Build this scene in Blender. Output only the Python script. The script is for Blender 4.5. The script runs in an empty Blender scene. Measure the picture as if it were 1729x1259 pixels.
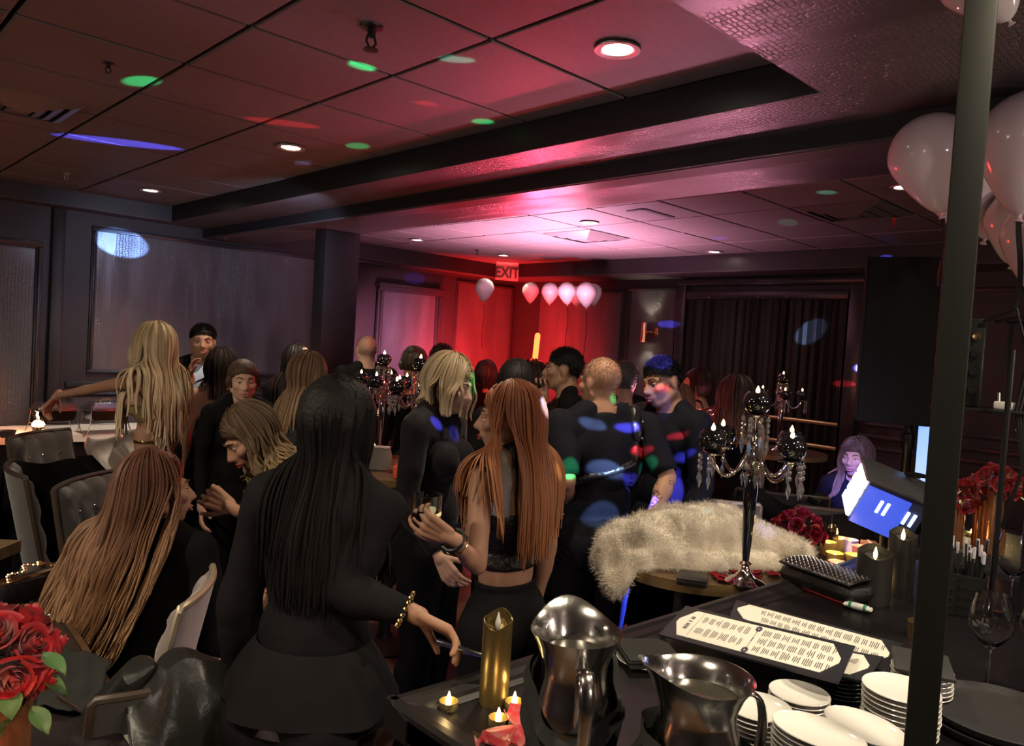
import bpy, bmesh, math, random
import numpy as np
from mathutils import Vector, Matrix, Euler, noise

random.seed(7); np.random.seed(7)
scene = bpy.context.scene
COL = scene.collection

# ------------------------------------------------------------------ camera
W_, H_ = 1729, 1259
FPX, CX, CY, EYE = 1285.0, 864.5, 629.5, 1.65
v1 = np.array([-356-CX, -(506-CY), -FPX]); v2 = np.array([2200-CX, -(662-CY), -FPX])
_X = v2/np.linalg.norm(v2); _Y = v1/np.linalg.norm(v1)
_Z = np.cross(_X, _Y); _Z /= np.linalg.norm(_Z); _Y = np.cross(_Z, _X)
RC = np.stack([_X, _Y, _Z])                       # camera axes -> room axes
CAM = np.array([0, 0, EYE])
cam_d = bpy.data.cameras.new('camera'); cam = bpy.data.objects.new('camera', cam_d); COL.objects.link(cam)
cam_d.sensor_width = 36.0; cam_d.lens = 36.0*FPX/W_; cam_d.clip_start = 0.02
M = Matrix.Identity(4)
for i in range(3):
    for j in range(3): M[i][j] = RC[i, j]
M[0][3], M[1][3], M[2][3] = CAM
cam.matrix_world = M
scene.camera = cam

def ray(px, py): return RC @ np.array([px-CX, -(py-CY), -FPX])
def P(px, py, d): return CAM + ray(px, py)*d/FPX                    # point at depth d (m)
def Pz(px, py, z): r = ray(px, py); return CAM + r*(z-EYE)/r[2]     # point on a level plane
def Px(px, py, x): r = ray(px, py); return CAM + r*x/r[0]
def Py(px, py, y): r = ray(px, py); return CAM + r*y/r[1]
def V(a): return Vector([float(t) for t in a])
FW = RC @ np.array([0, 0, -1.]); FWH = np.array([FW[0], FW[1], 0]); FWH /= np.linalg.norm(FWH)
RTH = np.array([FWH[1], -FWH[0], 0])                              # level right of the view

# ------------------------------------------------------------------ exposure, world
vs = scene.view_settings
vs.view_transform = 'Standard'; vs.look = 'None'; vs.gamma = 1.0; vs.use_curve_mapping = False
vs.exposure = 0.0
scene.cycles.max_bounces = 6; scene.cycles.diffuse_bounces = 3; scene.cycles.glossy_bounces = 3
scene.cycles.transmission_bounces = 6; scene.cycles.transparent_max_bounces = 8
scene.cycles.sample_clamp_indirect = 3.0; scene.cycles.caustics_reflective = False; scene.cycles.caustics_refractive = False
w = bpy.data.worlds.new('World'); scene.world = w; w.use_nodes = True
w.node_tree.nodes['Background'].inputs[0].default_value = (0.75, 0.55, 0.5, 1)
w.node_tree.nodes['Background'].inputs[1].default_value = 0.012

# ------------------------------------------------------------------ lights
def point(loc, col, e, r=0.03):
    l = bpy.data.lights.new('point_light', 'POINT'); l.energy = e; l.color = col; l.shadow_soft_size = r
    o = bpy.data.objects.new('point_light', l); COL.objects.link(o); o.location = V(loc); return o
def spot(loc, target, col, e, deg, blend=0.15, r=0.02, sc=(1, 1), roll=0.0):
    l = bpy.data.lights.new('spot_light', 'SPOT'); l.energy = e; l.color = col; l.shadow_soft_size = r
    l.spot_size = math.radians(deg); l.spot_blend = blend
    o = bpy.data.objects.new('spot_light', l); COL.objects.link(o); o.location = V(loc)
    q = (V(target)-V(loc)).to_track_quat('-Z', 'Y')
    o.rotation_mode = 'QUATERNION'; o.rotation_quaternion = q @ Euler((0, 0, roll)).to_quaternion()
    o.scale = (sc[0], sc[1], 1); return o
def area(loc, target, col, e, sx, sy):
    l = bpy.data.lights.new('area_light', 'AREA'); l.energy = e; l.color = col; l.shape = 'RECTANGLE'; l.size = sx; l.size_y = sy
    o = bpy.data.objects.new('area_light', l); COL.objects.link(o); o.location = V(loc)
    o.rotation_euler = (V(target)-V(loc)).to_track_quat('-Z', 'Y').to_euler(); return o

ZT, ZS, ZB = 2.74, 2.60, 2.517        # ceiling tiles, soffit underside, dropped beam underside
WARM = (1.0, 0.84, 0.62)
DOWN1 = [Pz(1043, 80, ZT), Pz(491, 247, ZT), Pz(254, 320, ZT)]
DOWN2 = [Pz(995, 374, ZT), Pz(704, 404, ZT), Pz(850, 430, ZT), Pz(1206, 424, ZT), Pz(1527, 314, ZT)]
for q in DOWN1: spot(q-np.array([0, 0, .035]), q-np.array([0, 0, 1]), WARM, 90, 110, 0.8, 0.05)
for q in DOWN2: spot(q-np.array([0, 0, .035]), q-np.array([0, 0, 1]), WARM, 22, 110, 0.8, 0.05)
# recessed lamps over the bar and behind the photographer
DOWN3 = [np.array([1.15, .05, ZS]), np.array([0.0, 0.55, ZS]), np.array([2.1, -.1, ZS]), np.array([-.6, 2.2, ZS])]
for q in DOWN3[:3]: spot(q-np.array([0, 0, .035]), q-np.array([0, 0, 1]), WARM, 75, 125, 0.9, 0.05)
spot(DOWN3[3]-np.array([0, 0, .035]), (0.9, 2.9, 0.6), WARM, 110, 110, 0.8, 0.06)
# added fill points behind the photographer, out of view, raising the ambient light
for q in ((-2.85, 1.2, 1.9), (-2.85, 5.0, 1.9), (.6, -2.25, 1.9), (4.2, -2.25, 1.9), (2.4, -1.6, 2.0)): point(q, (1.0, .80, .68), 50, .08)
# red wash: the red light stick, unseen corner cans, added spots on balloons and beam
RED = (1.0, 0.02, 0.02)
point(P(902, 575, 4.75), RED, 26, 0.04)
spot(np.array([6.5, 6.8, 1.35]), (7.8, 8.1, 1.7), RED, 420, 140, 0.9, 0.06)
spot(np.array([5.9, 6.9, .5]), (7.1, 8.15, 1.75), RED, 900, 90, 0.9, 0.05)
spot(np.array([5.9, 5.6, 1.2]), P(925, 490, 9.2), RED, 260, 34, .9, .05)
spot(np.array([4.6, 4.6, 1.75]), (3.2, 3.5, 2.52), (1, .05, .12), 150, 60, 0.9, 0.05)
# pink/lavender up-wash of the far bay
spot(np.array([5.6, 5.2, 1.55]), (5.5, 5.2, 2.74), (1.0, .42, .66), 760, 150, 0.9, 0.15)
spot(np.array([4.9, 6.4, 1.3]), (5.6, 8.1, 1.5), (1.0, .30, .52), 520, 60, 0.9, 0.1)
spot(np.array([4.2, 2.6, 1.2]), (3.3, 2.4, 2.52), (1.0, .34, .50), 300, 95, 0.9, 0.1)
# cool wash on the panelled left wall
spot(np.array([2.6, 4.6, 2.5]), (3.2, 7.7, 1.7), (.58, .68, 1.0), 85, 80, 0.9, 0.06)
# unseen warm point light for the glow low on the left wall
point(P(470, 690, 6.35), (1, .36, .20), 16, 0.05)
# party light on the DJ stand: white-blue panel; coloured beams have added sources
DJ = P(1490, 820, 2.9)
BL, GR, RD, WB = (.10, .10, 1.0), (.03, 1.0, .30), (1.0, .03, .05), (.35, .55, 1.0)
area(DJ+np.array([-.22, .12, .0]), P(1150, 700, 3.6), (.35, .45, 1.0), 1.6, .05, .2)
spot(P(1425, 640, 3.3), P(1450, 790, 4.6), (.45, .38, 1.0), 150, 24, .8, .05); spot(P(1425, 640, 3.3), P(1440, 830, 4.6), (.1, .1, 1.0), 260, 12, .8, .05)  # added unseen spots brightening the seated woman behind the party light
spot(P(1240, 930, 3.5), P(1092, 1020, 3.2), (.05, .08, 1.0), 2600, 34, .5, .02)  # added unseen blue spot aimed at the legs behind the table
ADDED_SRC = np.array([1.5, .35, 2.35])           # added beam source over the bar, no fixture there
ADDED_SRC2 = np.array([1.6, 1.9, 1.72])          # added beam source above the crowd, no fixture there
for px, py, c, e, deg, sc, ro in [
    (240, 137, GR, 2600, 3.4, (1, .9), .2), (612, 112, GR, 900, 5.5, (1, .5), .0), (604, 246, GR, 1600, 3.4, (1, .5), .1),
    (815, 205, GR, 1200, 4.0, (1, .5), .1), (720, 175, RD, 500, 4.5, (1, .4), 0),
    (770, 100, (.3, 1, .7), 220, 8, (1, .4), .2), (512, 275, (.4, .5, 1), 700, 2.0, (1, .6), .2)]:
    spot(ADDED_SRC2, Pz(px, py, ZT), c, e*.5, deg, .3, .01, sc, ro)
def streak(src, p1, p2, ratio, col, e):
    """a narrow coloured beam laid from p1 to p2"""
    t = (p1+p2)/2; o = spot(src, t, col, e, 2*math.degrees(math.atan(np.linalg.norm(p2-p1)/2/np.linalg.norm(t-src)))*1.05, .3, .008, (1, ratio))
    z = -nrm_(t-src); x = (p2-p1)-z*((p2-p1) @ z); x = nrm_(x); y = np.cross(z, x)
    o.rotation_quaternion = Matrix([[x[i], y[i], z[i]] for i in range(3)]).to_quaternion()
nrm_ = lambda a: a/np.linalg.norm(a)
streak(ADDED_SRC2, Pz(105, 228, ZT), Pz(303, 252, ZT), .10, BL, 7000); streak(ADDED_SRC2, Pz(415, 199, ZT), Pz(540, 215, ZT), .16, RD, 600)
for px, py, pl, c, e, deg, sc, ro in [
    (205, 410, 'l', (.25, .42, 1), 4200, 5.5, (1, .55), -.1), (1130, 547, 'f', BL, 6000, 3.4, (1, .3), .0), (1455, 622, 'f', BL, 9000, 2.0, (1, .5), .0),
    (1425, 648, 'f', RD, 2600, 3.2, (1, .28), .0), (1370, 560, 'f', WB, 1600, 5.0, (1, .6), .6), (1215, 402, 'c', BL, 2400, 3.2, (1, .25), .1), (700, 470, 'r', (.25, .1, 1), 2200, 3.0, (1, .5), 0),
    (1530, 434, 'f', BL, 5500, 2.2, (1, .6), 0), (1395, 325, 'c', (.2, .8, .6), 300, 4, (1, .5), 0), (1330, 375, 'c', (.2, .9, .6), 260, 4, (1, .5), .3)]:
    t = Py(px, py, 7.7) if pl == 'l' else Py(px, py, 8.15) if pl == 'r' else (Px(px, py, 7.75) if pl == 'f' else Pz(px, py, ZT))
    spot(np.array([3.3, 2.6, 1.95]), t, c, e, deg, .3, .01, sc, ro)  # added source in mid-air for the wall and far ceiling beams
for px, py, d, c, e, deg, sc, ro in [
    (1085, 757, 3.05, RD, 2600, 2.6, (1, .36), .0), (1062, 718, 3.05, BL, 4200, 3.2, (1, .36), .0), (1072, 803, 3.05, BL, 3600, 2.8, (1, .3), .05),
    (1020, 797, 3.05, WB, 1500, 4.6, (1, .32), -.25), (1000, 716, 3.05, WB, 900, 3.4, (1, .4), -.4), (1018, 868, 3.05, WB, 700, 4.2, (1, .6), 0),
    (1075, 868, 3.05, BL, 3000, 2.6, (1, .6), .3), (958, 795, 3.0, GR, 900, 2.2, (1, 1), 0), (1104, 773, 3.0, GR, 900, 1.6, (1, 1), 0),
    (1134, 747, 3.35, RD, 2600, 2.2, (1, .36), .0), (1118, 655, 3.35, RD, 420, 2.2, (1, .36), .1), (1112, 610, 3.4, BL, 2200, 3.2, (1, .8), .0),
    (1128, 840, 3.4, BL, 3000, 4.0, (.6, 1), 0), (1140, 790, 3.4, BL, 3000, 2.0, (1, .4), 0), (1100, 690, 3.4, (.25, .25, 1), 160, 4.5, (1, 1), 0), (815, 634, 2.85, GR, 320, 2.2, (.8, 1), .3),
    (740, 712, 2.8, BL, 3200, 1.9, (1, .6), -.5), (792, 712, 2.8, BL, 700, 1.8, (1, 1), 0), (757, 836, 2.75, WB, 700, 2.2, (1, 1), .5),
    (1044, 665, 3.05, GR, 380, 1.1, (1, 1), 0), (1210, 862, 2.6, (.1, .5, 1), 130, 3.2, (1, .3), .1), (1290, 880, 2.6, (.15, .25, 1), 60, 6, (1, .4), .3),
    (940, 800, 2.35, (1, .9, .4), 120, 2.0, (.5, 1), .3)]:
    spot(ADDED_SRC, P(px, py, d), c, e*(1.8 if e > 600 else 1), deg, .35, .008, sc, ro)

# ------------------------------------------------------------------ materials
MATS = {}
def nd(nt, t, **k):
    n = nt.nodes.new(t)
    for a, b in k.items():
        if a in n.inputs: n.inputs[a].default_value = b
        else: setattr(n, a, b)
    return n
def mat(name, col, rough=.6, metal=0.0, bump=None, noise_col=0.0, nscale=8.0, spec=.5, emis=None, est=0.0, trans=0.0, ior=1.45, sheen=0.0, coat=0.0, alpha=1.0, stretch=(1, 1, 1), sss=0.0, attr=None):
    if name in MATS: return MATS[name]
    m = bpy.data.materials.new(name); m.use_nodes = True; nt = m.node_tree; b = nt.nodes['Principled BSDF']
    c = (*col, 1.0)
    b.inputs['Base Color'].default_value = c; b.inputs['Roughness'].default_value = rough; b.inputs['Metallic'].default_value = metal
    b.inputs['Specular IOR Level'].default_value = spec; b.inputs['IOR'].default_value = ior
    b.inputs['Transmission Weight'].default_value = trans; b.inputs['Sheen Weight'].default_value = sheen
    b.inputs['Coat Weight'].default_value = coat; b.inputs['Alpha'].default_value = alpha
    if sss: b.inputs['Subsurface Weight'].default_value = sss; b.inputs['Subsurface Radius'].default_value = (.012, .005, .003)
    if emis: b.inputs['Emission Color'].default_value = (*emis, 1); b.inputs['Emission Strength'].default_value = est
    tc = nd(nt, 'ShaderNodeTexCoord'); mp = nd(nt, 'ShaderNodeMapping'); mp.inputs['Scale'].default_value = stretch
    nt.links.new(tc.outputs['Object'], mp.inputs['Vector'])
    if noise_col:
        n = nd(nt, 'ShaderNodeTexNoise', Scale=nscale, Detail=5.0); nt.links.new(mp.outputs[0], n.inputs['Vector'])
        mx = nd(nt, 'ShaderNodeMix', data_type='RGBA'); nt.links.new(n.outputs['Fac'], mx.inputs['Factor'])
        mx.inputs['A'].default_value = tuple(max(0, x*(1-noise_col)) for x in col)+(1,); mx.inputs['B'].default_value = tuple(min(1, x*(1+noise_col)) for x in col)+(1,)
        nt.links.new(mx.outputs['Result'], b.inputs['Base Color'])
    if attr:
        at = nd(nt, 'ShaderNodeAttribute', attribute_name=attr)
        nt.links.new(at.outputs['Color'], b.inputs['Base Color'])
    if bump:
        n = nd(nt, 'ShaderNodeTexNoise', Scale=bump[0], Detail=4.0); nt.links.new(mp.outputs[0], n.inputs['Vector'])
        bp = nd(nt, 'ShaderNodeBump', Strength=bump[1], Distance=bump[2] if len(bump) > 2 else .01)
        nt.links.new(n.outputs['Fac'], bp.inputs['Height']); nt.links.new(bp.outputs[0], b.inputs['Normal'])
    MATS[name] = m; return m

def croc_mat(name, col, rough=.32, along='z', scale=1.0):
    """embossed crocodile vinyl: rows of small scales running in tapering columns"""
    m = bpy.data.materials.new(name); m.use_nodes = True; nt = m.node_tree; b = nt.nodes['Principled BSDF']; L = nt.links.new
    b.inputs['Base Color'].default_value = (*col, 1); b.inputs['Roughness'].default_value = rough; b.inputs['Specular IOR Level'].default_value = .7
    tc = nd(nt, 'ShaderNodeTexCoord'); mp = nd(nt, 'ShaderNodeMapping')
    sc = {'z': (38, 38, 64), 'y': (38, 64, 38), 'x': (64, 38, 38)}[along]
    mp.inputs['Scale'].default_value = tuple(s*scale for s in sc); L(tc.outputs['Object'], mp.inputs['Vector'])
    v = nd(nt, 'ShaderNodeTexVoronoi', feature='DISTANCE_TO_EDGE', Scale=1.0, Randomness=.45); L(mp.outputs[0], v.inputs['Vector'])
    cr = nd(nt, 'ShaderNodeMapRange'); cr.inputs['From Max'].default_value = .16; L(v.outputs['Distance'], cr.inputs['Value'])
    # columns: bands across the run, pinched along it
    mp2 = nd(nt, 'ShaderNodeMapping'); s2 = {'z': (5.2, 5.2, 1.1), 'y': (5.2, 1.1, 5.2), 'x': (1.1, 5.2, 5.2)}[along]
    mp2.inputs['Scale'].default_value = s2; L(tc.outputs['Object'], mp2.inputs['Vector'])
    n2 = nd(nt, 'ShaderNodeTexNoise', Scale=1.0, Detail=1.5); L(mp2.outputs[0], n2.inputs['Vector'])
    r2 = nd(nt, 'ShaderNodeMapRange'); r2.inputs['From Min'].default_value = .38; r2.inputs['From Max'].default_value = .6; L(n2.outputs['Fac'], r2.inputs['Value'])
    mu = nd(nt, 'ShaderNodeMath', operation='MULTIPLY'); L(cr.outputs[0], mu.inputs[0]); L(r2.outputs[0], mu.inputs[1])
    bp = nd(nt, 'ShaderNodeBump', Strength=.6, Distance=.004); L(mu.outputs[0], bp.inputs['Height']); L(bp.outputs[0], b.inputs['Normal'])
    mx = nd(nt, 'ShaderNodeMix', data_type='RGBA'); L(mu.outputs[0], mx.inputs['Factor'])
    mx.inputs['A'].default_value = tuple(c*.75 for c in col)+(1,); mx.inputs['B'].default_value = tuple(c*1.15 for c in col)+(1,)
    L(mx.outputs['Result'], b.inputs['Base Color'])
    MATS[name] = m; return m

# ------------------------------------------------------------------ mesh builder
class MB:
    def __init__(s): s.v = []; s.f = []; s.m = []; s.n = 0
    def add(s, vs, fs, mi=0):
        s.v.append(np.asarray(vs, float).reshape(-1, 3)); s.f += [tuple(i+s.n for i in f) for f in fs]; s.m += [mi]*len(fs); s.n += len(vs); return s
    def box(s, lo, hi, mi=0):
        a, b = lo, hi
        vs = [(x, y, z) for z in (a[2], b[2]) for y in (a[1], b[1]) for x in (a[0], b[0])]
        return s.add(vs, [(0, 2, 3, 1), (4, 5, 7, 6), (0, 1, 5, 4), (2, 6, 7, 3), (0, 4, 6, 2), (1, 3, 7, 5)], mi)
    def bbox(s, lo, hi, bv=.01, mi=0):
        """box with chamfered vertical and top/bottom edges"""
        bm = bmesh.new(); bmesh.ops.create_cube(bm, size=1)
        lo = np.array(lo, float); hi = np.array(hi, float)
        for v in bm.verts: v.co = V((np.array(v.co)+.5)*(hi-lo)+lo)
        bmesh.ops.bevel(bm, geom=bm.edges[:]+bm.verts[:], offset=bv, segments=2, affect='EDGES', profile=.5)
        s.bm(bm, mi); return s
    def bm(s, bm, mi=0):
        bm.verts.index_update(); s.add([tuple(v.co) for v in bm.verts], [tuple(v.index for v in f.verts) for f in bm.faces], mi); bm.free(); return s
    def prism(s, poly, z0, z1, mi=0):
        n = len(poly); vs = [(*p[:2], z0) for p in poly]+[(*p[:2], z1) for p in poly]
        fs = [tuple(range(n-1, -1, -1)), tuple(range(n, 2*n))]+[(i, (i+1) % n, n+(i+1) % n, n+i) for i in range(n)]
        return s.add(vs, fs, mi)
    def lathe(s, prof, n=24, c=(0, 0, 0), mi=0, R=None, sx=1, sy=1, cap=True, fn=None):
        vs = []
        for r, z in prof:
            for k in range(n):
                a = 2*math.pi*k/n; p = np.array([r*math.cos(a)*sx, r*math.sin(a)*sy, z])
                if fn is not None: p = fn(p, a)
                vs.append(p)
        vs = np.array(vs)
        if R is not None: vs = vs @ np.asarray(R).T
        fs = [(i*n+k, i*n+(k+1) % n, (i+1)*n+(k+1) % n, (i+1)*n+k) for i in range(len(prof)-1) for k in range(n)]
        if cap: fs += [tuple(range(n-1, -1, -1)), tuple((len(prof)-1)*n+k for k in range(n))]
        return s.add(vs+np.asarray(c, float), fs, mi)
    def ball(s, c, r, n=12, mi=0, R=None):
        r = np.broadcast_to(np.asarray(r, float), (3,)); m = max(4, n*2//3)
        pr = [(max(1e-4, math.sin(math.pi*i/m)), -math.cos(math.pi*i/m)) for i in range(m+1)]
        t = MB(); t.lathe(pr, n); vs = t.v[0]*r
        if R is not None: vs = vs @ np.asarray(R).T
        return s.add(vs+np.asarray(c, float), t.f, mi)
    def tube(s, path, rad, n=8, mi=0, cap=True, flat=1.0, up=None, closed=False):
        path = np.asarray(path, float); m = len(path); rad = np.broadcast_to(np.asarray(rad, float), (m,))
        if closed: T = np.roll(path, -1, 0)-np.roll(path, 1, 0)
        else: T = np.gradient(path, axis=0)
        T /= (np.linalg.norm(T, axis=1, keepdims=True)+1e-12)
        u = np.array([0, 0, 1.]) if up is None else np.asarray(up, float)
        if abs(T[0] @ u) > .95: u = np.array([1., 0, 0])
        A = u-T[0]*(T[0] @ u); A /= np.linalg.norm(A); vs = []; an_ = 2*math.pi*np.arange(n)/n; ca_, sa_ = np.cos(an_), np.sin(an_)
        for i in range(m):
            A = A-T[i]*(A @ T[i]); A /= (np.linalg.norm(A)+1e-12); B = np.cross(T[i], A)
            vs.append(path[i]+rad[i]*(ca_[:, None]*B+sa_[:, None]*(A*flat)))
        vs = np.concatenate(vs); e = m if closed else m-1
        fs = [(i*n+k, i*n+(k+1) % n, ((i+1) % m)*n+(k+1) % n, ((i+1) % m)*n+k) for i in range(e) for k in range(n)]
        if cap and not closed: fs += [tuple(range(n-1, -1, -1)), tuple((m-1)*n+k for k in range(n))]
        return s.add(vs, fs, mi)
    def rod(s, a, b, r, n=8, mi=0, r1=None): return s.tube([a, b], [r, r if r1 is None else r1], n, mi)
    def capsule(s, p0, p1, r0, r1, n=14, k=4, mi=0):
        p0 = np.asarray(p0, float); p1 = np.asarray(p1, float); d = p1-p0; L = np.linalg.norm(d)+1e-9; d = d/L
        u = np.array([0, 0, 1.]) if abs(d[2]) < .9 else np.array([1., 0, 0]); a = np.cross(u, d); a /= np.linalg.norm(a); b = np.cross(d, a)
        pr = [(r0*math.sin(math.pi/2*i/k)+1e-4, -r0*math.cos(math.pi/2*i/k)) for i in range(k)]+[(r0, 0)]+[(r1, L)]+[(r1*math.cos(math.pi/2*i/k)+1e-4, L+r1*math.sin(math.pi/2*i/k)) for i in range(1, k+1)]
        return s.lathe(pr, n, p0, mi, R=np.stack([a, b, d], 1))
    def ring(s, c, R, r, n=24, m=6, mi=0, nrm=(0, 0, 1)):
        q = Vector((0, 0, 1)).rotation_difference(Vector(nrm)).to_matrix(); q = np.array(q)
        pts = [np.asarray(c)+q @ np.array([R*math.cos(2*math.pi*k/n), R*math.sin(2*math.pi*k/n), 0]) for k in range(n)]
        return s.tube(pts, r, m, mi, closed=True, up=nrm)
    def grid(s, fn, nu, nv, mi=0, wrap=False):
        vs = [fn(i/(nu-1), j/(nv-1)) for i in range(nu) for j in range(nv)]
        fs = [(i*nv+j, i*nv+j+1, (i+1)*nv+j+1, (i+1)*nv+j) for i in range(nu-1) for j in range(nv-1)]
        return s.add(vs, fs, mi)
    def xf(s, R=None, t=None, sc=None):
        for i, v in enumerate(s.v):
            if sc is not None: v = v*np.asarray(sc)
            if R is not None: v = v @ np.asarray(R).T
            if t is not None: v = v+np.asarray(t)
            s.v[i] = v
        return s
    def mesh(s, name, mats, smooth=True, off=None):
        me = bpy.data.meshes.new(name); vs = np.concatenate(s.v) if s.v else np.zeros((0, 3))
        if off is not None: vs = vs-np.asarray(off)
        me.from_pydata(vs.tolist(), [], s.f)
        mats = mats if isinstance(mats, (list, tuple)) else [mats]
        for m in mats: me.materials.append(m)
        if len(mats) > 1: me.polygons.foreach_set('material_index', s.m)
        if smooth:
            me.polygons.foreach_set('use_smooth', [True]*len(me.polygons))
            try: me.set_sharp_from_angle(angle=math.radians(40))
            except Exception: pass
        me.update(); return me
    def build(s, name, mats, parent=None, smooth=True, world=False, **props):
        off = None
        if parent is not None and world: off = np.array(root_of(parent).location)
        o = bpy.data.objects.new(name, s.mesh(name, mats, smooth, off)); COL.objects.link(o)
        if parent is not None: o.parent = parent
        for k, v in props.items(): o[k] = v
        return o
def root_of(o):
    while o.parent: o = o.parent
    return o
def Rz(a): c, s = math.cos(a), math.sin(a); return np.array([[c, -s, 0], [s, c, 0], [0, 0, 1.]])
def Ry(a): c, s = math.cos(a), math.sin(a); return np.array([[c, 0, s], [0, 1, 0], [-s, 0, c]])
def Rx(a): c, s = math.cos(a), math.sin(a); return np.array([[1, 0, 0], [0, c, -s], [0, s, c]])
def thing(name, label, cat, loc=(0, 0, 0), rz=0, group=None):
    o = bpy.data.objects.new(name, None); COL.objects.link(o); o.location = V(loc); o.rotation_euler = (0, 0, rz)
    o['label'] = label; o['category'] = cat; o.empty_display_size = .05
    if group: o['group'] = group
    return o
def tag(o, label, cat, group=None, loc=None):
    o['label'] = label; o['category'] = cat
    if group: o['group'] = group
    if loc is not None: o.location = V(loc)
    return o
def struct(o, label=None):
    o['kind'] = 'structure'
    if label: o['label'] = label
    return o
def dup(root, loc, rz=None, label=None):
    def cp(o, par):
        c = o.copy(); COL.objects.link(c)
        if par is not None: c.parent = par
        for ch in o.children: cp(ch, c)
        return c
    r = cp(root, None); r.location = V(loc)
    if rz is not None: r.rotation_euler[2] = rz
    if label: r['label'] = label
    return r
# ------------------------------------------------------------------ setting
mBLACKW = mat('black_wall_paint', (.022, .02, .022), .5, noise_col=.3, nscale=3)
mTRIM = mat('dark_trim_paint', (.03, .028, .03), .28, noise_col=.2)
mCROC = croc_mat('croc_wallpaper', (.075, .075, .085), .34, 'z')
mCROCY = croc_mat('croc_soffit', (.095, .08, .083), .38, 'y', .85)
mTILE = mat('ceiling_tile_paint', (.15, .13, .125), .62, bump=(160, .5, .003), noise_col=.16, nscale=30)
mGRIDB = mat('ceiling_grid_black', (.01, .01, .01), .5)
mDARKC = mat('coffer_side_black', (.016, .015, .015), .42, noise_col=.3)
XW, YL, YR, YJ = 7.80, 7.70, 8.15, 4.75

b = MB(); b.box((-3, -2.5, -.12), (8.1, 8.5, -.02)); floor = struct(b.build('floor', mat('subfloor_dark', (.02, .016, .013), .8), smooth=False))
mWOOD = [mat('oak_plank_%s' % n, c, .38, noise_col=.45, nscale=5, stretch=(1, 9, 1)) for n, c in (('brown', (.11, .062, .035)), ('dark', (.08, .045, .026)), ('light', (.135, .08, .048)))]
pm = []
for m_ in mWOOD:
    q = MB(); q.bbox((-.072, -.60, -.02), (.072, .60, 0), .002); pm.append(q.mesh('floor_plank', m_, False))
k = 0
for i in range(22):
    for j in range(6):
        o = bpy.data.objects.new('floor_plank', pm[(i*3+j*5+(i*j) % 2) % 3]); COL.objects.link(o); o.parent = floor
        o.location = (.1+i*.146, .2+j*1.204+(i % 3)*.37, 0)
q = MB()
for x in np.arange(-2.9, 8.0, .146):
    for j in range(9):
        y = -2.4+j*1.204
        if not (x > .0 and x < 3.22 and .2 < y < 5.4): q.box((x, y, -.02), (x+.143, y+1.2, -.002))
q.build('plank', mWOOD[0], floor, False, kind='stuff')

walls = {}
def wall(name, lo, hi, m=mBLACKW):
    o = MB().box(lo, hi).build(name, m, None, False); walls[name] = struct(o); return o
wl = wall('wall_left', (-3, YL, -.1), (YJ, YL+.6, 3.0))
wrc = wall('wall_recess', (YJ, YR, -.1), (XW+.2, YR+.15, 3.0))
wf = wall('wall_far', (XW, -2.5, -.1), (XW+.2, YR, 3.0))
wall('wall_near', (-3.0, -2.6, -.1), (XW, -2.45, 3.0)); wall('wall_back', (-3.15, -2.5, -.1), (-3.0, YL, 3.0))

def frame_x(name, par, x0, x1, z0, z1, y, wd=.045, dp=.03, m=mTRIM, inner=True):
    """a picture-rail moulding on a wall of constant y: four mitred bars, stepped in profile"""
    for (a, c, b2, d) in ((x0, z1-wd, x1, z1), (x0, z0, x1, z0+wd), (x0, z0+wd, x0+wd, z1-wd), (x1-wd, z0+wd, x1, z1-wd)):
        q = MB(); q.bbox((a, y-dp*.55, c), (b2, y+.002, d), .006); 
        hx = (b2-a) > (d-c)
        if hx: q.bbox((a, y-dp, c+wd*.3), (b2, y, d-wd*.3), .006)
        else: q.bbox((a+wd*.3, y-dp, c), (b2-wd*.3, y, d), .006)
        q.build('panel_molding', m, par)
def frame_y(name, par, y0, y1, z0, z1, x, wd=.045, dp=.03, m=mTRIM):
    for (a, c, b2, d) in ((y0, z1-wd, y1, z1), (y0, z0, y1, z0+wd), (y0, z0+wd, y0+wd, z1-wd), (y1-wd, z0+wd, y1, z1-wd)):
        q = MB(); q.bbox((x-dp*.55, a, c), (x+.002, b2, d), .006)
        hx = (b2-a) > (d-c)
        if hx: q.bbox((x-dp, a, c+wd*.3), (x, b2, d-wd*.3), .006)
        else: q.bbox((x-dp, a+wd*.3, c), (x, b2-wd*.3, d), .006)
        q.build('panel_molding', m, par)
def panel_x(par, x0, x1, z0, z1, y): MB().box((x0, y-.006, z0), (x1, y+.001, z1)).build('wallpaper_panel', mCROC, par, False)
def panel_y(par, y0, y1, z0, z1, x): MB().box((x-.006, y0, z0), (x+.001, y1, z1)).build('wallpaper_panel', mCROC, par, False)
# left wall: three bays, dado below
panel_x(wl, 2.06, 4.33, 1.17, 2.46, YL); frame_x('f', wl, 2.02, 4.37, 1.14, 2.49, YL)
panel_x(wl, -1.4, 1.58, .15, 2.22, YL); frame_x('f', wl, -1.45, 1.64, .1, 2.29, YL, .055)
panel_x(wl, 1.92, 4.33, .2, .93, YL); frame_x('f', wl, 1.88, 4.37, .15, .98, YL)
MB().bbox((1.85, YL-.035, 1.02), (4.45, YL+.002, 1.075), .01).build('chair_rail', mTRIM, wl)
MB().bbox((1.70, YL-.05, -.02), (1.80, YL+.002, 2.6), .012).build('pilaster', mBLACKW, wl)
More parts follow.
